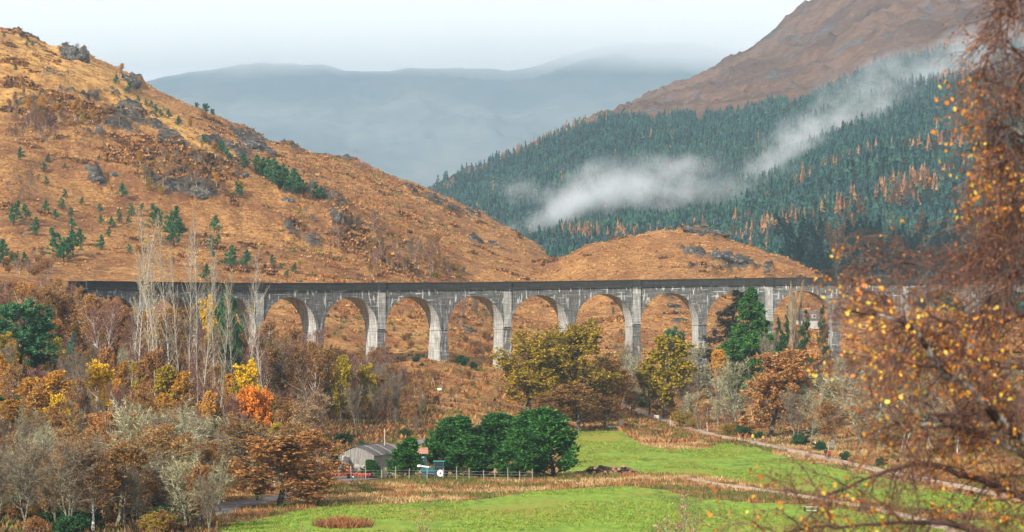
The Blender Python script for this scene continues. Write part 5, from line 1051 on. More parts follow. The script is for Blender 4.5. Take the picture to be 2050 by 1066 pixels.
for (px, py, s) in [(1593, 372, 30), (1580, 380, 26), (1562, 392, 22), (1545, 398, 22), (1530, 400, 20), (1500, 440, 34), (1512, 452, 30), (1490, 410, 22), (1478, 430, 24), (1462, 440, 20), (1470, 462, 28), (1440, 440, 20), (1578, 430, 24), (1560, 450, 24), (1540, 470, 34), (1590, 470, 28), (1665, 328, 24), (1675, 322, 22), (1684, 326, 24), (1690, 430, 40), (1680, 440, 34), (1700, 440, 36), (1720, 420, 40), (1730, 430, 34),
        (1790, 405, 50), (1800, 400, 52), (1812, 396, 50), (1822, 388, 46), (1780, 412, 44), (1835, 375, 36), (1850, 366, 34), (1862, 360, 32), (1660, 470, 40), (1668, 480, 38), (1640, 490, 44), (1325, 425, 20), (1110, 470, 24), (1125, 462, 22), (1178, 435, 18), (1085, 468, 20), (1245, 430, 18), (1205, 475, 22), (1220, 480, 20), (1792, 292, 20), (1810, 292, 22), (1625, 515, 40), (1610, 520, 34)]:
    x, y, z = mseen(px, py + s * .5); tree('larch', x, y, s * 1.15 * y / F, hlab('orange larch ', px, py), 'tree', 'larches among the conifers' + (' above the knoll' if px < 1660 else ' near the birch twigs'), z=float(z))

# ------------------------------------------------------------------ paths and tracks
def ribbon(name, pts, width, mat, lift=.07, ymin=285, z0=None, edge=.0):
    if z0 is None: C = np.array([seen(a, b, ymin)[:2] for a, b in pts])
    else: C = np.array([((a - CX) / F * (ZC * F / (b - HY)), ZC * F / (b - HY)) for a, b in pts])
    d = np.concatenate([[0], np.cumsum(np.linalg.norm(np.diff(C, axis=0), axis=1))]); s = np.arange(0, d[-1], 1.2)
    Pc = np.stack([np.interp(s, d, C[:, 0]), np.interp(s, d, C[:, 1])], 1)
    k = np.ones(9) / 9; Pp = np.stack([np.convolve(np.pad(Pc[:, i], 4, 'edge'), k, 'valid') for i in (0, 1)], 1)
    t = unit(np.gradient(Pp, axis=0)); n = np.stack([t[:, 1], -t[:, 0]], 1); rr = rs(3); m = 7; V = []
    wv = width * (1 + .18 * np.sin(s * .31) + .10 * rr.normal(0, 1, len(s)))
    for j in range(m):
        q = Pp + n * ((j / (m - 1) - .5) * wv)[:, None]; z = ground_v(q[:, 0], q[:, 1])
        V.append(np.stack([q[:, 0], q[:, 1], z], 1))
    V = np.stack(V, 1); zc = V[:, :, 2].max(1); zc = np.convolve(np.pad(zc, 2, 'edge'), np.ones(5) / 5, 'valid'); V[:, :, 2] = np.maximum(V[:, :, 2], zc[:, None] - .1) + lift; V[:, 0, 2] -= lift + .12; V[:, -1, 2] -= lift + .12
    N_ = len(s); a = (np.arange(N_ - 1)[:, None] * m + np.arange(m - 1)[None]).ravel()
    return link(name, mesh(name, V.reshape(-1, 3), np.stack([a, a + 1, a + m + 1, a + m], 1), mats=[mat], smooth=True), kind='structure'), Pp
def gravel(name, a, b, c):
    m, nt, bb = newmat(name, .9, .15); P = coords(nt, (1, 1, 1)); n = noise(nt, P, .5, 5, .7); n2 = noise(nt, P, 6, 3, .7)
    cc = ramp(nt, n, [(.35, a), (.5, b), (.68, c)]); cc = mixc(nt, ramp(nt, n2, [(.35, (.4,) * 3), (.6, (0,) * 3)]), cc, tuple(x * .5 for x in a)); nt.links.new(cc, bb.inputs['Base Color']); bump(nt, bb, n2, .04); return m
M_path = gravel('stony_path', (.28, .19, .14), (.48, .35, .27), (.58, .45, .36)); M_tar = gravel('old_tarmac', (.14, .12, .12), (.24, .21, .21), (.30, .27, .26))
MAINP = [(1222, 798), (1250, 811), (1280, 823), (1310, 834), (1345, 846), (1380, 858), (1415, 868), (1450, 875), (1490, 882), (1530, 890), (1580, 901), (1640, 915), (1700, 928), (1760, 942), (1820, 954), (1900, 970), (2000, 990), (2120, 1016)]
_, pathC = ribbon('footpath', MAINP, 3.5, M_path)
_, trackC = ribbon('field_track', [(1372, 961), (1430, 970), (1480, 978), (1540, 987), (1600, 996), (1680, 1009), (1750, 1021), (1850, 1045), (1950, 1080)], 2.6, M_path, z0=0)
_, t2C = ribbon('wood_track', [(345, 1055), (375, 1040), (405, 1030), (440, 1020), (475, 1011), (515, 1003), (565, 996), (620, 986)], 5.5, M_tar, z0=0)
_, t3C = ribbon('farm_road', [(770, 900), (800, 894), (820, 890), (845, 884), (870, 880)], 3.2, M_tar)
_, t4C = ribbon('farm_yard', [(640, 960), (670, 960), (700, 961), (760, 962)], 13, M_tar, z0=0)
def nearpath(x, y, d):
    r = np.zeros(len(x), bool)
    for C, w_ in ((pathC, 1.6), (trackC, 1.1), (t2C, 2.7), (t3C, 2.6), (t4C, 5)):
        for i in range(0, len(C), 2): r |= (x - C[i, 0]) ** 2 + (y - C[i, 1]) ** 2 < (w_ + d) ** 2
    return r

# ------------------------------------------------------------------ rough grass, rushes, bracken and heather that nobody could count
M_straw = leafmat('straw_grass', [(0, (.30, .17, .06)), (.5, (.50, .33, .14)), (1, (.62, .46, .22))], 0, .2)
M_pstraw = leafmat('pale_moor_grass', [(0, (.36, .17, .05)), (.5, (.52, .28, .09)), (1, (.64, .38, .14))], 0, .2)
M_rustg = leafmat('rust_grass', [(0, (.15, .06, .022)), (.5, (.34, .15, .05)), (1, (.48, .26, .10))], 0, .2)
M_rush = leafmat('green_rushes', [(0, (.05, .07, .014)), (.5, (.12, .14, .028)), (1, (.24, .20, .05))], 0, .2)
M_brack = leafmat('dead_bracken', [(0, (.16, .05, .018)), (.5, (.33, .12, .035)), (1, (.46, .20, .06))], 0, .15)
M_brack2 = leafmat('hill_bracken', [(0, (.18, .075, .025)), (.5, (.36, .16, .05)), (1, (.50, .26, .09))], 0, .15)
M_heath = leafmat('heather', [(0, (.045, .022, .014)), (.6, (.10, .05, .025)), (1, (.18, .10, .04))], 0, 0)
def tuft(seed, n, h, r, wid, lean=.5):
    r_ = rs(seed); V = []; T = []
    for i in range(n):
        a = r_.uniform(0, 6.28); q = r * math.sqrt(r_.uniform()); hh = h * r_.uniform(.6, 1.15); b = np.array([q * math.cos(a), q * math.sin(a), -.03]); c = r_.uniform(0, 6.28)
        s = np.array([math.cos(c), math.sin(c), 0]) * wid * .5; tip = b + np.array([math.cos(a) * lean * hh * r_.uniform(.1, 1), math.sin(a) * lean * hh * r_.uniform(.1, 1), hh])
        V += [b - s, b + s, tip]; T.append((3 * i, 3 * i + 1, 3 * i + 2))
    return np.array(V), np.array(T)
def cellpts(mask, n, seed, wexp=0):
    r = rs(seed); ar = (XX[1:, :-1] - XX[:-1, :-1]) * (YY[:-1, 1:] - YY[:-1, :-1]) * mask[:-1, :-1]
    cdf = np.cumsum(ar.ravel()); k = np.searchsorted(cdf, r.uniform(0, cdf[-1], n)); i, j = np.unravel_index(np.minimum(k, ar.size - 1), ar.shape)
    Yv = YY[i, j] + r.uniform(0, 1, n) * (YY[i, j + 1] - YY[i, j]); Pv = PX[i, j] + r.uniform(0, 1, n) * (PX[i + 1, j] - PX[i, j]); x = (Pv - CX) / F * Yv
    return x, Yv, ground_v(x, Yv), Pv
vis = (PX > -120) & (PX < 2170)
TPY = HY - (Z - ZC) * F / YY
m1 = vis & ~FIELD & (YY > 300) & (YY < 640) & (PX > 430) & (Z0 < 6)
x, y, z, pv = cellpts(m1, 25000, 51); k = ~nearpath(x, y, .3) & ~((pv < 860) & (y > 470)); x, y, z, pv = x[k], y[k], z[k], pv[k]
zn = fbm(x, y, 11, 3, 61); yy_ = HY + ZC * F / y; sn = zn + .28 * np.exp(-(((pv - 1360) / 110) ** 2 + ((yy_ - 912) / 14) ** 2)) + .18 * np.exp(-(((pv - 830) / 70) ** 2 + ((yy_ - 985) / 10) ** 2)) + .12 * np.exp(-(((pv - 1380) / 200) ** 2 + ((yy_ - 970) / 9) ** 2)) - .2 * np.exp(-(((pv - 1350) / 60) ** 2 + ((yy_ - 872) / 12) ** 2)) - .14 * np.exp(-(((pv - 650) / 90) ** 2 + ((yy_ - 990) / 16) ** 2))
wh = np.where(sn > .55, 0, np.where(sn > .42, 1, 2)) * 2 + rng.integers(0, 2, len(x))
scl = rng.uniform(.55, 1.35, len(x)) * (1 + .3 * (zn - .5))
tufts = [tuft(s, 7, .42, .5, .15, 1.0) for s in (1, 2)] + [tuft(s, 7, .48, .5, .15, .9) for s in (3, 4)] + [tuft(s, 7, .55, .5, .15, .7) for s in (5, 6)]
scatter_joined('rough_grass', tufts, np.stack([x, y, z], 1), scl, rng.uniform(0, 6.28, len(x)), [M_straw, M_rustg, M_rush], 'straw, rust and green tussocks of rough grass round the meadows', 'grass', wh, [0, 0, 1, 1, 2, 2])
m2 = vis & ((YY > 555) & (YY < 800) | ((YY > 470) & (PX < 900) & (PX > 560))) & (PX > 560) & ~FIELD
x, y, z, pv = cellpts(m2, 13000, 52); k = ~nearpath(x, y, .3); x, y, z = x[k], y[k], z[k]; zn = fbm(x, y, 14, 3, 63)
wh = np.where(zn > .56, 0, np.where(zn > .40, 2, 4)) + rng.integers(0, 2, len(x)); wh = np.where(rng.uniform(0, 1, len(x)) < .25, 6, wh)
br = [tuft(s, 8, .7, .7, .45, 1.0) for s in (11, 12)] + [tuft(s, 8, .8, .8, .5, 1.1) for s in (13, 14)] + [tuft(s, 9, .6, .6, .4, .8) for s in (15, 16, 17)]
scatter_joined('bracken', br, np.stack([x, y, z], 1), rng.uniform(.6, 1.5, len(x)), rng.uniform(0, 6.28, len(x)), [M_rustg, M_brack, M_heath, M_rush], 'dead rust-brown bracken and rough grass on the moor below and behind the arches', 'bracken', wh, [0, 0, 1, 1, 2, 2, 3])
m3 = vis & (YY > 760) & (YY < 1340) & (HEATH + 1.9 * (fbm(XX, YY, 12, 3, 66) - .5) > .48)
x, y, z, pv = cellpts(m3, 15000, 53); wh = rng.integers(0, 4, len(x)); wh = np.where(wh == 3, 2, wh)
hb = [tuft(s, 6, .5, .8, .8, 1.1) for s in (21, 22, 23)]
scatter_joined('heather', hb, np.stack([x, y, z], 1), rng.uniform(.7, 1.8, len(x)), rng.uniform(0, 6.28, len(x)), [M_heath, M_brack2], 'dark heather and bracken in patches over the orange hill', 'heather', wh, [0, 0, 1])
m4 = vis & (YY > 730) & (YY < 1320)
x, y, z, pv = cellpts(m4, 17000, 54); wh = rng.integers(0, 3, len(x)); gb = [tuft(s, 6, .45, .8, .6, 1.4) for s in (31, 32, 33)]
scatter_joined('moor_grass', gb, np.stack([x, y, z], 1), rng.uniform(.6, 1.5, len(x)), rng.uniform(0, 6.28, len(x)), [M_pstraw, M_rustg], 'clumps of bleached moor grass over the orange hill', 'grass', wh, [0, 1, 1])
m5 = vis & (YY < 660) & (PX < 880) & ~FIELD & (YY > 296)
x, y, z, pv = cellpts(m5, 14000, 55); k = ~nearpath(x, y, .3) & ((y > 470) | (pv < 430)); x, y, z = x[k], y[k], z[k]; wh = rng.integers(0, 3, len(x))
scatter_joined('undergrowth', [tuft(41, 9, .8, .8, .3, .9), tuft(42, 9, .5, .8, .3, .9), tuft(43, 9, .7, .8, .3, .9)], np.stack([x, y, z], 1), rng.uniform(.6, 1.4, len(x)), rng.uniform(0, 6.28, len(x)), [M_heath, M_brack, M_rush], 'brown undergrowth on the floor of the wood', 'undergrowth', wh, [0, 1, 2])
# reddish patch of rushes in the lower meadow
px = rng.uniform(625, 750, 900); py = rng.uniform(1040, 1066, 900); k = ((px - 687) / 56) ** 2 + ((py - 1053) / 8.5) ** 2 < rng.uniform(.3, 1.1, 900); px, py = px[k], py[k]
yv = ZC * F / (py - HY); xv = (px - CX) / F * yv
scatter_joined('red_rushes', [tuft(61, 10, .75, .6, .12, .8), tuft(62, 10, .6, .6, .12, 1.0), tuft(63, 8, .5, .6, .14, .8)], np.stack([xv, yv, ground_v(xv, yv)], 1), rng.uniform(.6, 1.3, len(xv)), rng.uniform(0, 6.28, len(xv)), [M_brack, M_heath, M_rustg], 'red-brown patch of rushes in the lower meadow', 'rushes', rng.integers(0, 3, len(xv)), [0, 1, 2])
M_gr1 = leafmat('meadow_blades', [(0, (.07, .13, .012)), (.5, (.17, .27, .025)), (1, (.30, .38, .05))], 0, .2); M_gr2 = leafmat('yellowed_meadow_blades', [(0, (.16, .17, .02)), (1, (.38, .32, .08))], 0, .2)
mf = vis & FIELD & (YY > 290); x, y, z, pv = cellpts(mf, 20000, 58); k = fbm(x, y * .5, 9, 3, 62) + rng.normal(0, .05, len(x)) > .47; x, y, z = x[k], y[k], z[k]
scatter_joined('meadow_tufts', [tuft(71, 7, .20, .55, .16, 1.6), tuft(72, 7, .26, .5, .16, 1.4), tuft(73, 6, .22, .5, .16, 1.4)], np.stack([x, y, z], 1), rng.uniform(.5, 1.3, len(x)), rng.uniform(0, 6.28, len(x)), [M_gr1, M_gr2], 'low uneven tufts in the green meadows', 'grass', rng.integers(0, 3, len(x)), [0, 0, 1])
# saplings standing between the viewpoint and the meadow, only their tops in view
treepx('sapling', 1388, 982, 0, 'sparse brown-leaved sapling top in front of the lower meadow', wpx=170, Y=88)
treepx('sapling', 858, 1022, 0, 'pale sapling top at the bottom of the meadow', wpx=96, Y=110)
treepx('sapling', 604, 1046, 0, 'pale sapling top beside the red-brown patch', wpx=60, Y=120)

# ------------------------------------------------------------------ rocks that stand out singly on the hill
M_rock = newmat('grey_rock')[0]; nt = M_rock.node_tree
nt.links.new(ramp(nt, noise(nt, coords(nt, (1, 1, 1)), .9, 6, .7), [(.35, (.02, .019, .018)), (.52, (.07, .066, .06)), (.68, (.26, .25, .225))]), nt.nodes['Principled BSDF'].inputs['Base Color'])
def rock(px, py, wpx, hpx, lab, seed, ymin=720):
    x, y, z = seen(px, py, ymin); s = wpx / 2 * y / F; h = hpx * y / F; r = rs(seed); m = MB().ball((0, 0, 0), 1, 14, 9); V = np.vstack(m.v)
    n = fbm(V[:, 0] * 2 + V[:, 2], V[:, 1] * 2 + 5 + V[:, 2] * .7, .8, 3, seed, ridged=True); V = V * (0.65 + .7 * n)[:, None]; V[:, 2] = np.round(V[:, 2] * 3.2) / 3.2 * .6 + V[:, 2] * .4
    me = mesh('rock_outcrop', V * np.array([s, s * .8, h]), m.q, m.t, [M_rock]); o = link('rock_outcrop', me); o.location = (x, y, z - h * .35); o.rotation_euler = (0, R(14), r.uniform(-.5, .5)); o['label'] = lab; o['category'] = 'rock'; o['group'] = 'rock outcrops on the hills'
for i, (px, py, w_, h_, lab) in enumerate([(150, 108, 52, 20, 'big dark rock outcrop just below the skyline knoll'), (262, 168, 36, 12, 'dark rock outcrop below the ridge right of the big one'), (190, 358, 34, 10, 'slanting grey rock on the orange slope left of the poplars'), (676, 442, 22, 18, 'dark cleft rock on the lower hill'), (576, 402, 24, 8, 'pale streaked rock below the dense pine clump'),
        (505, 292, 40, 9, 'broad slab of dark rock under the ridge'), (540, 306, 26, 7, 'lower end of the dark rock slab under the ridge'), (655, 314, 26, 5, 'rock edge on the skyline'), (935, 662, 20, 5, 'grey rocks seen under an arch'), (1390, 462, 44, 6, 'long rock step near the top of the knoll'), (1440, 466, 40, 6, 'pale rock step at the top of the knoll'), (1385, 500, 26, 10, 'pale rounded rock on the left face of the knoll'),
        (1440, 510, 40, 7, 'long dark rock band across the knoll'), (1478, 520, 34, 8, 'pale rock at the right of the knoll'), (1535, 546, 12, 10, 'dark rock just above the parapet at the foot of the knoll'), (490, 355, 20, 12, 'pale rock on the rocky middle of the hill'), (340, 376, 26, 8, 'pale rock left of the pine clump'), (400, 390, 28, 8, 'dark rock face in the heather'), (45, 470, 12, 4, 'small rock on the lower slope'), (1352, 612, 30, 5, 'rock band seen under the arch right of the olive oaks'), (1358, 626, 20, 4, 'smaller rock band under the same arch'), (230, 350, 20, 6, 'rock below the golden birches'), (370, 340, 24, 8, 'rock in the bare birches')]):
    rock(px, py, w_, h_, lab, 700 + i, 720 if py < 600 else 740)

# ------------------------------------------------------------------ farm: barn, shed, tractor, implement
def boardmat(name, a, b_): 
    m, nt, bb = newmat(name, .85, .15); n = noise(nt, coords(nt, (6, 6, .5), 'obj'), 1.5, 4, .7); nt.links.new(ramp(nt, n, [(.32, a), (.68, b_)]), bb.inputs['Base Color']); return m
M_board = boardmat('weathered_boards', (.11, .105, .10), (.36, .34, .32)); M_boardp = boardmat('pale_boards', (.45, .45, .43), (.66, .65, .62)); M_stone = flat('rubble_stone', (.26, .24, .21), var=.5, scale=2.2)
M_roofg = flat('corrugated_roof_grey', (.10, .085, .078), .7, var=.4, scale=.8); M_roofr = flat('rusty_roof', (.40, .19, .13), .8, var=.3, scale=.8); M_teal = flat('teal_painted_wall', (.012, .07, .08), .6, var=.3); M_white = flat('white_paint', (.78, .78, .76), .5, var=.08); M_black = flat('black_rubber', (.02, .02, .022), .7, var=.2)
M_red = flat('red_paint', (.55, .055, .03), .5, var=.25); M_tealp = flat('teal_tractor_paint', (.01, .10, .12), .35, .5, var=.2); M_glass = flat('dark_glass', (.02, .035, .04), .1, .6, var=.1); M_cream = flat('cream_paint', (.62, .54, .36), .6, var=.15); M_steel = flat('galvanised_steel', (.42, .43, .43), .4, .5, var=.2); M_timber = flat('pale_timber', (.52, .46, .36), .8, var=.3); M_copper = flat('verdigris', (.03, .20, .17), .5, var=.3)
bz = ground(*((700 - CX) / F * 440, 440)) 
BX, BY = (713 - CX) / F * 441, 441
barn = thing('barn', 'old grey boarded barn with a dark corrugated roof beside the cypresses', 'barn', (BX, BY, bz), R(-14))
Wd, Ev, Rg, Dp = 5.7, 2.9, 4.15, 15
arc = [(-Wd / 2 + Wd * i / 10) for i in range(11)]
def roofz(u): return Rg - (Rg - Ev) * (abs(u) / (Wd / 2)) ** 1.35
m = MB(); 
for i in range(26):
    u0 = -Wd / 2 + Wd * i / 26; u1 = u0 + Wd / 26 - .02; off = .03 * ((i * 7) % 3)
    zt0, zt1 = roofz(u0), roofz(u1); m.add([(u0, -off, 1.25), (u1, -off, 1.25), (u1, -off, zt1), (u0, -off, zt0), (u0, .05, 1.25), (u1, .05, 1.25), (u1, .05, zt1), (u0, .05, zt0)], [(0, 1, 2, 3), (7, 6, 5, 4), (3, 2, 6, 7), (0, 3, 7, 4), (1, 5, 6, 2)])
m.build('boards', M_board, barn, kind='stuff')
m = MB().box((0, .12, .62), (Wd, .3, 1.3)); r_ = rs(4)
for i in range(60): m.box((r_.uniform(-Wd / 2, Wd / 2), -.06, r_.uniform(.1, 1.15)), (r_.uniform(.25, .6), .12, r_.uniform(.14, .28)))
m.build('rubble_wall', M_stone, barn)
m = MB(); m.box((-Wd / 2 + .08, Dp / 2, Ev / 2), (.14, Dp - .3, Ev - .06)); m.box((Wd / 2 - .08, Dp / 2, Ev / 2), (.14, Dp - .3, Ev - .06)); m.box((0, Dp - .1, Ev / 2), (Wd - .4, .14, Ev)); m.build('side_wall', M_board, barn)
d = MB().box((-1.65, -.12, 2.0), (1.0, .06, 1.35)).build('door', M_boardp, barn); MB().box((-1.28, -.18, 1.9), (.04, .05, .16)).build('handle', M_black, d)
MB().box((1.5, -.10, 1.2), (.7, .05, .12)).build('lintel', M_timber, barn); MB().box((.1, -.1, 1.28), (.9, .05, .14)).build('lintel', M_timber, barn)
roof = MB().box((0, Dp / 2, Rg + .06), (.3, Dp + .5, .08)).build('roof', M_roofg, barn)
for s in (-1, 1):
    for i in range(14):
        y0 = -.3 + i * (Dp + .5) / 14; y1 = y0 + (Dp + .5) / 14 + .04; V = []; q = []; nn = 7; lift = .03 + .02 * (i % 2)
        for j in range(nn):
            u = s * (Wd / 2 + .25) * j / (nn - 1); zz_ = roofz(u) + lift - (.0 if j < nn - 1 else .1); V += [(u, y0, zz_), (u, y1, zz_), (u, y1, zz_ - .05), (u, y0, zz_ - .05)]
        for j in range(nn - 1):
            for c in range(4): q.append((4*j + c, 4*j + (c+1) % 4, 4*(j+1) + (c+1) % 4, 4*(j+1) + c))
        q += [(3, 2, 1, 0), (4*nn - 4, 4*nn - 3, 4*nn - 2, 4*nn - 1)]
        MB().add(V, q).build('roof_sheet', M_roofg if (i * 3 + s) % 5 else M_stone, roof)
SX, SY = (806 - CX) / F * 451, 451
shed = thing('shed', 'low teal shed with a rust-pink roof behind the lone cypress and the tractor', 'shed', (SX, SY, ground(SX, SY)), R(4))
MB().box((0, .1, 1.35), (7.4, .2, 2.7)).build('wall', M_teal, shed); MB().box((3.6, 2.5, 1.35), (.18, 4.6, 2.7)).build('wall', M_teal, shed); MB().box((-3.6, 2.5, 1.35), (.18, 4.6, 2.7)).build('wall', M_teal, shed)
for px_ in (2.55, 3.15): 
    f_ = MB().box((px_, -.03, 2.0), (.34, .06, .62)).build('window', M_white, shed); MB().box((px_, -.07, 2.0), (.24, .03, .5)).build('pane', M_glass, f_)
rf = MB().box((0, 2.4, 3.62), (8.0, .25, .06)).build('roof', M_roofr, shed)
for i in range(8): MB().box((-3.5 + i * 1.0, 1.0, 3.22 + .02 * (i % 2)), (1.0, 3.1, .05), rx=R(16)).build('roof_sheet', M_roofr, rf); MB().box((-3.5 + i * 1.0, 3.8, 3.22 + .02 * (i % 2)), (1.0, 3.1, .05), rx=R(-16)).build('roof_sheet', M_roofr, rf)
# tractor
TX, TY = (866 - CX) / F * 429, 429
tr = thing('tractor', 'teal tractor with a white front loader parked beside the cypresses', 'tractor', (TX, TY, ground(TX, TY)), R(-8))
def wheel(par, x, y, r, wd, rim=M_white):
    w_ = MB().tube((x, y - wd / 2, r), (x, y + wd / 2, r), r, k=20).build('wheel', M_black, par)
    MB().tube((x, y - wd / 2 - .02, r), (x, y - wd / 2 + .02, r), r * .62, k=18).build('rim', rim, w_); MB().tube((x, y - wd / 2 - .06, r), (x, y - wd / 2 - .01, r), r * .18, k=10).build('hub', M_black, w_)
wheel(tr, 1.35, -.85, .82, .42); wheel(tr, 1.35, .85, .82, .42); wheel(tr, -1.15, -.8, .46, .3, M_tealp); wheel(tr, -1.15, .8, .46, .3, M_tealp)
MB().box((-.75, 0, 1.25), (1.9, .75, .62)).box((-1.72, 0, 1.2), (.1, .65, .5)).box((-.3, 0, .8), (2.6, .45, .35)).build('hood', M_tealp, tr)
m = MB()
for sx, sy in ((.35, -.6), (.35, .6), (1.75, -.6), (1.75, .6)): m.box((sx, sy, 1.85), (.08, .08, 1.35))
m.box((1.05, 0, 1.15), (1.5, 1.3, .25)); m.build('cab', M_tealp, tr); MB().box((1.05, 0, 2.55), (1.75, 1.5, .13)).build('cab_roof', M_copper, tr)
m = MB(); m.box((1.05, -.62, 1.9), (1.3, .02, 1.1)); m.box((1.05, .62, 1.9), (1.3, .02, 1.1)); m.box((.36, 0, 1.9), (.02, 1.1, 1.1)); m.build('cab_glass', M_glass, tr)
MB().box((1.35, -.85, 1.72), (1.3, .45, .07)).box((1.35, .85, 1.72), (1.3, .45, .07)).build('mudguard', M_tealp, tr)
MB().box((-1.2, -.6, 1.75), (1.5, .1, .12), ry=R(8)).box((-1.2, .6, 1.75), (1.5, .1, .12), ry=R(8)).box((-2.0, 0, 1.85), (.35, 1.5, .28)).build('front_loader', M_white, tr)
MB().tube((-.5, .25, 1.5), (-.5, .25, 2.3), .05).build('exhaust', M_black, tr)
# implement
IX, IY = (700 - CX) / F * 428, 428
im = thing('farm_implement', 'long low red farm implement with a black upright hitch in front of the barn', 'farm machine', (IX, IY, ground(IX, IY) + .05), R(3))
MB().box((0, 0, .62), (6.2, .28, .26)).box((0, .5, .50), (5.9, .14, .14)).build('beam', M_red, im)
m = MB()
for i in range(15): m.box((-2.9 + i * .41, .1, .3), (.05, .5, .5))
m.build('tines', M_red, im); MB().box((0, -.1, 1.0), (.5, .5, .95)).build('gearbox', M_red, im); MB().box((0, -.05, 1.65), (.62, .4, .4)).box((0, -.2, .35), (.7, .5, .6)).build('hitch', M_black, im)
for s in (-.14, .14): MB().ball((s, -.3, 1.68), .09).build('lamp', M_white, im)
wheel(im, 0.5, -.35, .24, .16); wheel(im, -3.0, .1, .22, .16, M_red)
for px, h, mt_, lab in [(764, .95, M_cream, 'cream drum standing among the junk right of the barn'), (771, 1.5, M_cream, 'tall cream stack of drums right of the barn'), (780, .7, M_copper, 'low green drum at the foot of the lone cypress'), (744, .8, M_cream, 'small cream drum at the corner of the barn')]:
    x, y = (px - CX) / F * 432, 432; o = MB().tube((0, 0, 0), (0, 0, h), .27, k=12).tube((0, 0, h * .33), (0, 0, h * .37), .30, k=12).tube((0, 0, h * .66), (0, 0, h * .70), .30, k=12).build('drum', mt_); o.location = (x, y, ground(x, y)); o['label'] = lab; o['category'] = 'drum'
M_post = flat('weathered_post', (.30, .27, .22), .85, var=.35)
# wire fence in front of the yard
fe = thing('wire_fence', 'wire fence with pale wooden posts in front of the cypresses and the yard', 'fence', (0, 0, 0))
fp = []
for px in [652, 672, 703, 732, 764, 792, 819, 855, 887, 914, 939, 968, 991, 1017, 1041, 1066]:
    Y = 424 + 4 * math.sin(px * .01); x = (px - CX) / F * Y; z = ground(x, Y); fp.append((x, Y, z)); h = 1.65 + .25 * math.sin(px * 1.7)
    MB().tube((x, Y, z - .2), (x + .05 * math.sin(px), Y, z + h), .075, .065, k=6).build('post', M_post, fe)
m = MB()
for a, b in zip(fp[:-1], fp[1:]):
    for h in (.45, .85, 1.25): m.tube((a[0], a[1] - .08, a[2] + h), (b[0], b[1] - .08, b[2] + h), .012, k=3, cap=False)
m.build('wire', M_steel, fe)
def post(px, py, hpx, r, mt_, name, lab, lean=0, ymin=285):
    x, y, z = seen(px, py, ymin); h = hpx * y / F; o = MB().tube((0, 0, -.2), (lean * h, 0, h), r, r * .9, k=7).build(name, mt_); o.location = (x, y, z); o['label'] = lab; o['category'] = 'post'; return o
post(1342, 854, 22, .09, M_timber, 'marker_post', 'pale wooden post beside the golden shrub on the path'); post(1636, 902, 17, .09, M_white, 'marker_post', 'white leaning post beside the path by the lichened trees', -.25); post(1480, 886, 12, .08, M_timber, 'marker_post', 'short pale post at the edge of the copse by the walkers')
o = post(455, 1040, 17, .07, M_timber, 'field_marker', 'pale stake with a green cap in the grass by the wood track'); x, y, z = o.location; MB().tube((0, 0, .74), (0, 0, 1.05), .09, k=7).build('cap', M_copper, o)
# utility pole in the yard
x, y, z = at(769, 452); p_ = thing('utility_pole', 'slim pale pole rising in front of the barn roof', 'pole', (x, y, z)); MB().tube((0, 0, 0), (.1, 0, 6.6), .085, .06, k=7).build('pole', M_timber, p_)
# white cabinet, trough, boards
x, y, z = seen(1243, 855, 430); c = thing('cabinet', 'pale wooden cabinet standing at the top of the upper meadow', 'cabinet', (x, y, z), R(8)); MB().box((0, 0, .75), (1.0, .7, 1.35)).build('body', M_timber, c)
for s in (-.24, .24): MB().box((s, -.37, .78), (.42, .05, 1.2)).build('door', M_cream, c)
MB().box((0, 0, 1.48), (1.15, .85, .08)).build('lid', M_timber, c)
x, y, z = seen(1230, 858, 430); c = thing('water_trough', 'long low white trough beside the pale cabinet', 'trough', (x, y, z), R(-4)); MB().box((0, 0, .16), (2.5, .8, .2)).build('base', M_white, c); MB().box((0, -.38, .36), (2.5, .06, .25)).box((0, .38, .36), (2.5, .06, .25)).box((-1.22, 0, .36), (.06, .8, .25)).box((1.22, 0, .36), (.06, .8, .25)).build('rim', M_white, c)
def board(px, py, w_, h_, lab, tilt, leg, ymin):
    x, y, z = seen(px, py, ymin); c = thing('information_board', lab, 'sign', (x, y, z), R(-6)); MB().box((0, 0, leg + h_ / 2), (w_, .06, h_), rx=R(tilt)).build('panel', M_white, c)
    for s in (-w_ * .4, w_ * .4): MB().box((s, .08, leg / 2 + .1), (.07, .07, leg + .2)).build('leg', M_timber, c)
board(1314, 843, 1.15, .8, 'white tilted information board beside the bend of the path', 35, .45, 500); board(880, 785, .85, .45, 'small white sign alone on the moor below the arches', 0, .35, 500)
M_dgrey = flat('grey_panel', (.13, .16, .18), .6); x, y, z = seen(1665, 905, 430); c = thing('information_board', 'dull grey board standing behind the two walkers', 'sign', (x, y, z)); MB().box((0, 0, 1.4), (1.2, .08, .6)).build('panel', M_dgrey, c)
for s in (-.6, .6): MB().box((s, .07, .75), (.08, .08, 1.5)).build('leg', M_timber, c)
# barrier by the track
x, y = (1624 - CX) / F * 347, 347; c = thing('barrier', 'low white rail barrier with two black feet on the meadow', 'barrier', (x, y, ground(x, y)))
for s in (-.78, .78): MB().box((s, 0, .35), (.22, .5, .5)).build('foot', M_black, c)
MB().box((0, 0, .18), (1.6, .06, .08)).box((0, 0, .62), (1.6, .06, .06)).build('rail', M_white, c)
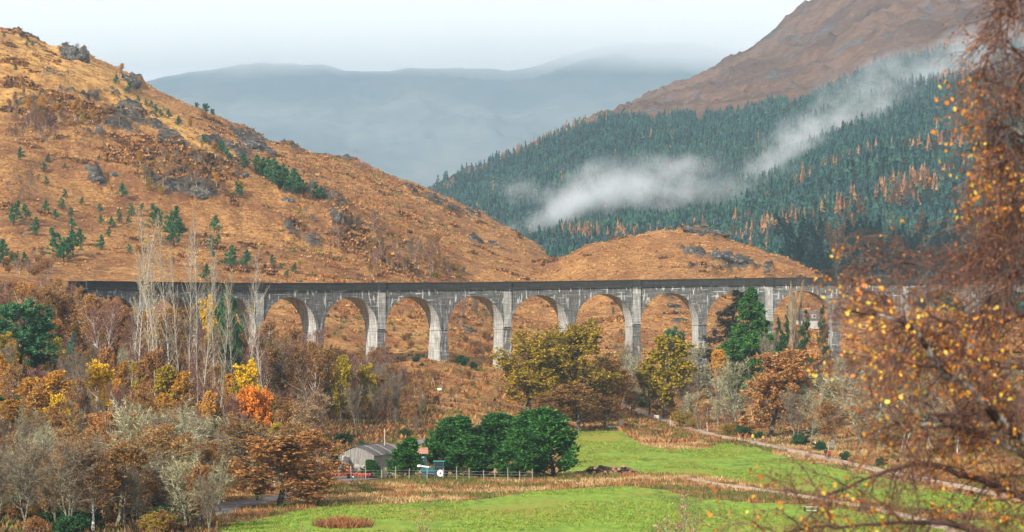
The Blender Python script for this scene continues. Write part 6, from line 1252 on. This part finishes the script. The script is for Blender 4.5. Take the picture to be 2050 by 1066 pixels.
# cottage beyond the viaduct
x, y, z = seen(1626, 660, 790); M_dull = flat('dull_render', (.42, .42, .40), .8); c = thing('cottage', 'white cottage with a grey roof seen through an arch', 'cottage', (x, y, z), R(12)); MB().box((0, 2.5, 1.3), (6.6, 5, 2.7)).build('wall', M_dull, c)
MB().add([(-3.6, -.4, 2.6), (3.6, -.4, 2.6), (3.6, 2.5, 5.2), (-3.6, 2.5, 5.2), (-3.6, 5.4, 2.6), (3.6, 5.4, 2.6)], [(0, 1, 2, 3), (3, 2, 5, 4)], [(0, 3, 4), (1, 5, 2)]).build('roof', M_roofg, c)
MB().box((.6, .5, 3.6), (1.2, 1.2, 1.1)).build('dormer', M_dull, c); f_ = MB().box((.6, -.14, 3.6), (.7, .05, .6)).build('window', M_glass, c)
for s in (-2, 2): MB().box((s, -.03, 1.5), (.8, .05, 1.0)).build('window', M_glass, c)
MB().box((-2.6, 2.5, 5.5), (.6, .7, 1.1)).build('chimney', M_stone, c)

# logs
M_log = barkmat('log_bark', (.17, .11, .08), (.045, .03, .028), (2, 2, 6)); M_end = flat('sawn_end', (.30, .17, .11), .8, var=.25); M_logr = barkmat('pink_log_bark', (.22, .11, .085), (.08, .04, .03), (2, 2, 6))
def logmesh(seed, mt_):
    r = rs(seed); m = MB(); L_ = r.uniform(1.6, 2.8); k = 5; P = [np.array([-L_ / 2 + L_ * i / k, r.normal(0, .04), r.normal(0, .03)]) for i in range(k + 1)]; rr = r.uniform(.16, .26)
    for i in range(k): m.tube(P[i], P[i+1], rr * (1 - .05 * i), rr * (.95 - .05 * i), k=9, cap=False)
    e = MB().tube(P[0] - np.array([.03, 0, 0]), P[0] + np.array([.01, 0, 0]), rr * .99, k=9).tube(P[-1] - np.array([.01, 0, 0]), P[-1] + np.array([.03, 0, 0]), rr * .74, k=9)
    return m.data('log', mt_, True), e.data('sawn_end', M_end)
LP = [logmesh(i, M_log if i % 3 else M_logr) for i in range(6)]; lr = rs(8)
ORD = 'first second third fourth fifth sixth seventh eighth ninth tenth eleventh twelfth thirteenth fourteenth fifteenth sixteenth seventeenth eighteenth nineteenth'.split()
for i in range(36):
    k_ = (i * 7) % 36; t = i / 35; px = 1158 + 108 * k_ / 35; lay = 0 if i < 22 else 1; hh = 0.0 if px < 1170 or px > 1262 else 1
    x = (px - CX) / F * 440; y = 440 + lr.uniform(-.9, .9) * (1 - .5 * lay); z = ground(x, y) + .2 + lay * (.40 + .18 * (i % 3)) * hh
    a, e = LP[int(lr.integers(0, 6))]
    o = link('log', a); o.location = (x, y, z); o.rotation_euler = (lr.normal(0, .1), lr.normal(0, .16), lr.choice([lr.normal(.1, .35), lr.normal(1.4, .35)])); o['category'] = 'log'; o['group'] = 'logs in the heap on the meadow edge'
    pos = ORD[k_] + ' from the left end' if k_ < 18 else ORD[35 - k_] + ' from the right end'; o['label'] = 'rough log %s the heap, %s' % ('on top of' if lay else 'at the bottom of', pos)
    link('sawn_end', e, o)

# ------------------------------------------------------------------ walkers
SK = flat('skin', (.50, .30, .22), .6, var=.1); HAIR = flat('dark_hair', (.04, .028, .02), .7)
def cloth(n, c): return flat(n, c, .8, .1, .2)
CL = dict(black=cloth('black_jacket', (.02, .02, .025)), yellow=cloth('yellow_jacket', (.80, .50, .05)), orange=cloth('orange_jacket', (.75, .24, .12)), red=cloth('red_jacket', (.42, .02, .035)), jeans=cloth('blue_trousers', (.05, .08, .15)), dark=cloth('dark_trousers', (.03, .03, .035)), tan=cloth('brown_trousers', (.20, .10, .07)), green=cloth('dark_green_pack', (.02, .05, .035)))
def person(px, py, Hm, face, jacket, trousers, lab, stride=.22, arms=0):
    x, y, z = seen(px, py, 430); me = bpy.data.meshes.new('body')
    V = [(0, 0, .95), (0, .0, 1.15), (0, .01, 1.36), (0, 0, 1.50), (0, -.02, 1.62), (0, -.03, 1.72), (.10, 0, .90), (.11, -stride * .5, .48), (.11, -stride * .8, .06), (.11, -stride * .8 - .16, .03), (-.10, 0, .90), (-.11, stride * .3, .50), (-.11, stride, .09), (-.11, stride - .12, .03),
         (.19, .0, 1.42), (.26, .04 , 1.15), (.24, -.12 - arms * .1, .93 + arms * .2), (-.19, 0, 1.42), (-.26, -.02, 1.15), (-.24, -.14 - arms * .1, .95 + arms * .15)]
    E = [(0, 1), (1, 2), (2, 3), (3, 4), (4, 5), (0, 6), (6, 7), (7, 8), (8, 9), (0, 10), (10, 11), (11, 12), (12, 13), (2, 14), (14, 15), (15, 16), (2, 17), (17, 18), (18, 19)]
    Rr_ = [.15, .15, .17, .06, .095, .085, .10, .07, .05, .045, .10, .07, .05, .045, .07, .05, .035, .07, .05, .035]
    me.from_pydata([(a * Hm / 1.78, b * Hm / 1.78, c_ * Hm / 1.78) for a, b, c_ in V], E, []); o = bpy.data.objects.new('tmp', me); COL.objects.link(o)
    mo = o.modifiers.new('s', 'SKIN'); 
    for i, s in enumerate(me.skin_vertices[0].data): s.radius = (Rr_[i] * Hm / 1.78, Rr_[i] * Hm / 1.78); s.use_root = (i == 0)
    o.modifiers.new('d', 'SUBSURF').levels = 1
    dg = bpy.context.evaluated_depsgraph_get(); m2 = bpy.data.meshes.new_from_object(o.evaluated_get(dg)); bpy.data.objects.remove(o); m2.name = 'body'
    m2.materials.clear(); 
    for mt_ in (SK, jacket, trousers): m2.materials.append(mt_)
    s = Hm / 1.78
    for p in m2.polygons: c_ = p.center; p.use_smooth = True; p.material_index = 2 if c_[2] < .93 * s and abs(c_[0]) < .2 * s else 0 if c_[2] > 1.53 * s or (abs(c_[0]) > .2 * s and c_[2] < .98 * s) else 1
    r = thing('person', lab, 'person', (x, y, z + .02), R(face)); link('body', m2, r); MB().ball((0, .01 * s, 1.72 * s), (.105 * s, .115 * s, .10 * s), 10, 7).build('hair', HAIR, r, True); return r
person(1487, 884, 1.75, 200, CL['black'], CL['dark'], 'walker dressed in black, furthest left on the path')
person(1507, 886, 1.78, 190, CL['yellow'], CL['jeans'], 'walker in a yellow jacket and blue trousers on the path')
p = person(1528, 888, 1.62, 10, CL['orange'], CL['jeans'], 'walker in an orange jacket on the path under the copper oak')
p = person(1653, 919, 1.74, 170, CL['black'], CL['tan'], 'walker in a black jacket, left of the pair on the path')
MB().box((0, .2, 1.25), (.32, .2, .45)).build('backpack', CL['green'], p)
person(1660, 920, 1.66, 185, CL['red'], CL['dark'], 'walker in a red jacket, right of the pair on the path')

# ------------------------------------------------------------------ birch hanging into the view, close to the camera
FB = flat('birch_limb_bark', (.60, .58, .50), .85, var=.35, scale=9); FD = flat('dark_birch_bark', (.075, .045, .04), .85, var=.4, scale=9)
m, nt, b = newmat('birch_limb_lichened', .9, .1)
nt.links.new(ramp(nt, noise(nt, coords(nt, (1, 1, 1), 'obj'), 7, 5, .7), [(.44, (.05, .035, .03)), (.54, (.30, .27, .22)), (.64, (.68, .68, .60))]), b.inputs['Base Color']); FL = m
TW = leafmat('fine_birch_twigs', [(0, (.04, .022, .017)), (.6, (.12, .06, .042)), (1, (.26, .14, .09))], 0, 0)
LO = leafmat('orange_birch_leaves', [(0, (.42, .12, .018)), (.35, (.66, .24, .025)), (.7, (.80, .40, .04)), (.92, (.80, .60, .10)), (1, (.45, .45, .05))], 0, .4)
LB = leafmat('withered_birch_leaves', [(0, (.10, .035, .02)), (.5, (.25, .095, .035)), (1, (.46, .20, .06))], 0, .3)
bx, by = (2420 - CX) / F * 20.5, 20.5; bzz = ground(bx, by) - .1
bt = thing('birch_tree', 'silver birch hanging its twigs and last orange leaves into the right of the view', 'tree', (bx, by, bzz))
org = np.array([bx, by, bzz])
def W3(px, py, Y): return np.array([(px - CX) / F * Y, Y, zz(py, Y)]) - org
def spl(P, n):
    P = np.array(P); t = np.linspace(0, len(P) - 1, n); i = np.clip(t.astype(int), 0, len(P) - 2); u = (t - i)[:, None]
    p0 = P[np.maximum(i - 1, 0)]; p1 = P[i]; p2 = P[i + 1]; p3 = P[np.minimum(i + 2, len(P) - 1)]
    return .5 * ((2 * p1) + (-p0 + p2) * u + (2 * p0 - 5 * p1 + 4 * p2 - p3) * u ** 2 + (-p0 + 3 * p1 - 3 * p2 + p3) * u ** 3)
fr = rs(31)
trk = spl([(0, 0, 0), (.05, .1, 1.5), (-.05, 0, 3.5), (.1, .05, 6), (.0, 0, 9)], 14)[None]
V, Q = tubes(trk, np.array([.16]), np.array([.03]), 12); link('trunk', mesh('trunk', V, Q, mats=[FB], smooth=True), bt)
LIM = [  # photo rows and columns of each limb, its distance, its radii, how thickly it is twigged
 ([(2420, 1010), (2200, 930), (2050, 880), (1975, 812), (1925, 770), (1880, 738), (1852, 690), (1822, 655), (1760, 632), (1690, 622)], 20.5, 18.6, .052, .006, FL, 30),
 ([(2420, 820), (2200, 760), (2040, 735), (1960, 722), (1905, 690), (1850, 668), (1790, 690), (1740, 720)], 20.5, 21.0, .030, .004, FD, 26),
 ([(2420, 1060), (2200, 1010), (2080, 930), (2000, 885), (1930, 862), (1880, 845), (1810, 852), (1740, 800)], 20.5, 19.6, .036, .005, FL, 28),
 ([(2420, 560), (2250, 420), (2130, 330), (2060, 280), (2010, 250), (1975, 290), (1955, 360)], 20.5, 20.6, .024, .003, FL, 22),
 ([(2420, 300), (2250, 120), (2130, 20), (2060, -20), (2010, 10), (1985, 80), (1972, 160)], 20.5, 20.2, .022, .003, FD, 22),
 ([(2420, 640), (2250, 560), (2120, 520), (2030, 545), (1975, 600), (1940, 650), (1880, 640), (1820, 600)], 20.5, 20.2, .026, .003, FD, 26),
 ([(2420, 1180), (2250, 1100), (2120, 1030), (2020, 985), (1930, 950), (1840, 930), (1760, 950), (1670, 985), (1600, 1010)], 20.5, 19.4, .040, .004, FD, 32),
 ([(2420, 1260), (2250, 1180), (2100, 1110), (1980, 1070), (1860, 1045), (1740, 1050), (1620, 1060), (1530, 1075)], 20.5, 19.0, .034, .004, FD, 34),
 ([(2420, 1330), (2200, 1250), (2050, 1180), (3600, 1130), (1780, 1110), (1650, 1105)], 20.5, 18.8, .030, .004, FD, 26),
 ([(2420, 720), (2220, 640), (2100, 620), (2000, 650), (1930, 700), (3600, 780), (1890, 830)], 20.5, 21.4, .022, .003, FD, 24),
 ([(2420, 420), (2280, 300), (2160, 240), (2080, 300), (2030, 400), (1990, 480), (1930, 520)], 20.5, 21.2, .022, .003, FD, 22),
 ([(2420, 520), (2250, 500), (2120, 520), (2000, 560), (1900, 545), (1820, 525), (1750, 530), (1700, 560)], 20.5, 20.9, .022, .003, FD, 24),
 ([(2420, 470), (2250, 430), (2120, 450), (2050, 480), (1990, 520), (1940, 500)], 20.5, 21.3, .018, .003, FD, 18),
 ([(2420, 150), (2300, -40), (2150, -90), (2060, -60), (2020, 40), (2010, 180), (2020, 320)], 20.5, 19.8, .020, .003, FD, 30),
 ([(2420, 350), (2260, 200), (2130, 120), (2050, 140), (2010, 230), (1990, 340), (1985, 440)], 20.5, 20.8, .020, .003, FD, 30),
 ([(2420, 560), (2280, 420), (2150, 380), (2060, 400), (2010, 470), (1970, 560)], 20.5, 20.4, .020, .003, FD, 28),
 ([(2420, 900), (2260, 880), (2120, 860), (2030, 830), (1960, 840), (3600, 900), (1840, 960)], 20.5, 20.8, .026, .003, FD, 26),
]
allB = []; allC = []
for P, Ya, Yb, ra, rb, mt_, nb in LIM:
    n = len(P); pts = spl([W3(a, c, Ya + (Yb - Ya) * i / (n - 1)) for i, (a, c) in enumerate(P)], 34) ; pts = pts + np.concatenate([np.zeros((2, 3)), fr.normal(0, .006, (32, 3))])
    V, Q = tubes(pts[None], np.array([ra]), np.array([rb]), 9); link('limb', mesh('limb', V, Q, mats=[mt_], smooth=True), bt)
    p, d, par, t = spawn(pts[None], int(nb * 1.05), .18, 1.0, (.85, .45), fr, even=True)
    L1 = (.22 + .42 * fr.uniform(0, 1, len(t))) * (1.1 - .45 * t); b1 = grow(p, d, L1, 6, .16, -.35, fr); allB.append(b1)
B1 = np.concatenate(allB); V, Q = tubes(B1, np.full(len(B1), .0065), np.full(len(B1), .002), 4); br_ = link('branchlets', mesh('branchlets', V, Q, mats=[FD]), bt, kind='stuff')
p, d, par, t = spawn(B1, 9, .1, 1.0, (.7, .35), fr); L2 = fr.uniform(.10, .34, len(t)); B2 = grow(p, d, L2, 4, .18, -.55, fr)
V, Q = tubes(B2, np.full(len(B2), .0028), np.full(len(B2), .0012), 3); tws = link('twigs', mesh('twigs', V, Q, mats=[TW]), bt, kind='stuff')
p, d, par, t = spawn(B2, 6, .1, 1.0, (.7, .4), fr); e = p + (d + np.array([0, 0, -.35])) * fr.uniform(.04, .14, len(t))[:, None]
V, T = slivers(p, e, np.full(len(p), .0016)); link('fine_twigs', mesh('fine_twigs', V, tris=T, mats=[TW]), bt, kind='stuff')
# withered little leaves and catkins, and the orange leaves still hanging
i = fr.integers(0, len(p), 10000); c = e[i] + fr.normal(0, .012, (10000, 3)); V, Q = leaves(c, fr.uniform(.007, .018, 10000), .7, fr, .4); link('withered_leaves', mesh('withered_leaves', V, Q, mats=[LB]), bt, kind='stuff')
dens = fbm(e[:, 0] * 1.0 + 9, e[:, 2] * 1.0 + 9, .55, 2, 77); ok = np.nonzero(dens > .42)[0]
i = ok[fr.integers(0, len(ok), 3600)]; c = e[i] + fr.normal(0, .012, (3600, 3)); sz = fr.uniform(.010, .020, 3600)
near_ = np.argsort(c[:, 1])[:300]; rest = np.setdiff1d(np.arange(3600), near_)
def cupped(C, a, rng):
    """small birch leaves, folded a little along the midrib"""
    M = len(C); n = unit(rng.normal(0, 1, (M, 3)) + np.array([0, -.6, .3])); u = unit(np.cross(n, rng.normal(0, 1, (M, 3))) + np.array([0, 0, -.7])); n = unit(np.cross(u, np.cross(n, u))); w_ = np.cross(n, u); a = a[:, None]
    P = [C - u * a, C + w_ * a * .7 - u * a * .25 + n * a * .18, C + w_ * a * .45 + u * a * .45 + n * a * .12, C + u * a * 1.15, C - w_ * a * .45 + u * a * .45 + n * a * .12, C - w_ * a * .7 - u * a * .25 + n * a * .18]
    V = np.stack(P, 1).reshape(-1, 3); k = np.arange(M)[:, None] * 6
    return V, np.concatenate([k + np.array([0, 1, 2, 3]), k + np.array([0, 3, 4, 5])])
V, Q = cupped(c[rest], sz[rest], fr); link('leaves', mesh('leaves', V, Q, mats=[LO]), bt, kind='stuff')
lm = []
for s in range(6): V, Q = cupped(np.zeros((1, 3)), np.array([.017]), rs(s)); mm_ = flat('orange_birch_leaf_%s' % 'abcdef'[s], [(.55, .16, .02), (.74, .30, .03), (.84, .46, .05), (.80, .38, .04), (.66, .22, .03), (.72, .58, .08)][s], .5, .3, .12, 30); lm.append(mesh('leaf', V, Q, mats=[mm_]))
for j in near_: o = link('leaf', lm[int(fr.integers(0, 6))], bt, tuple(c[j])); o.rotation_euler = tuple(fr.uniform(0, 6.28, 3)); k = float(sz[j] / .017); o.scale = (k, k, k)
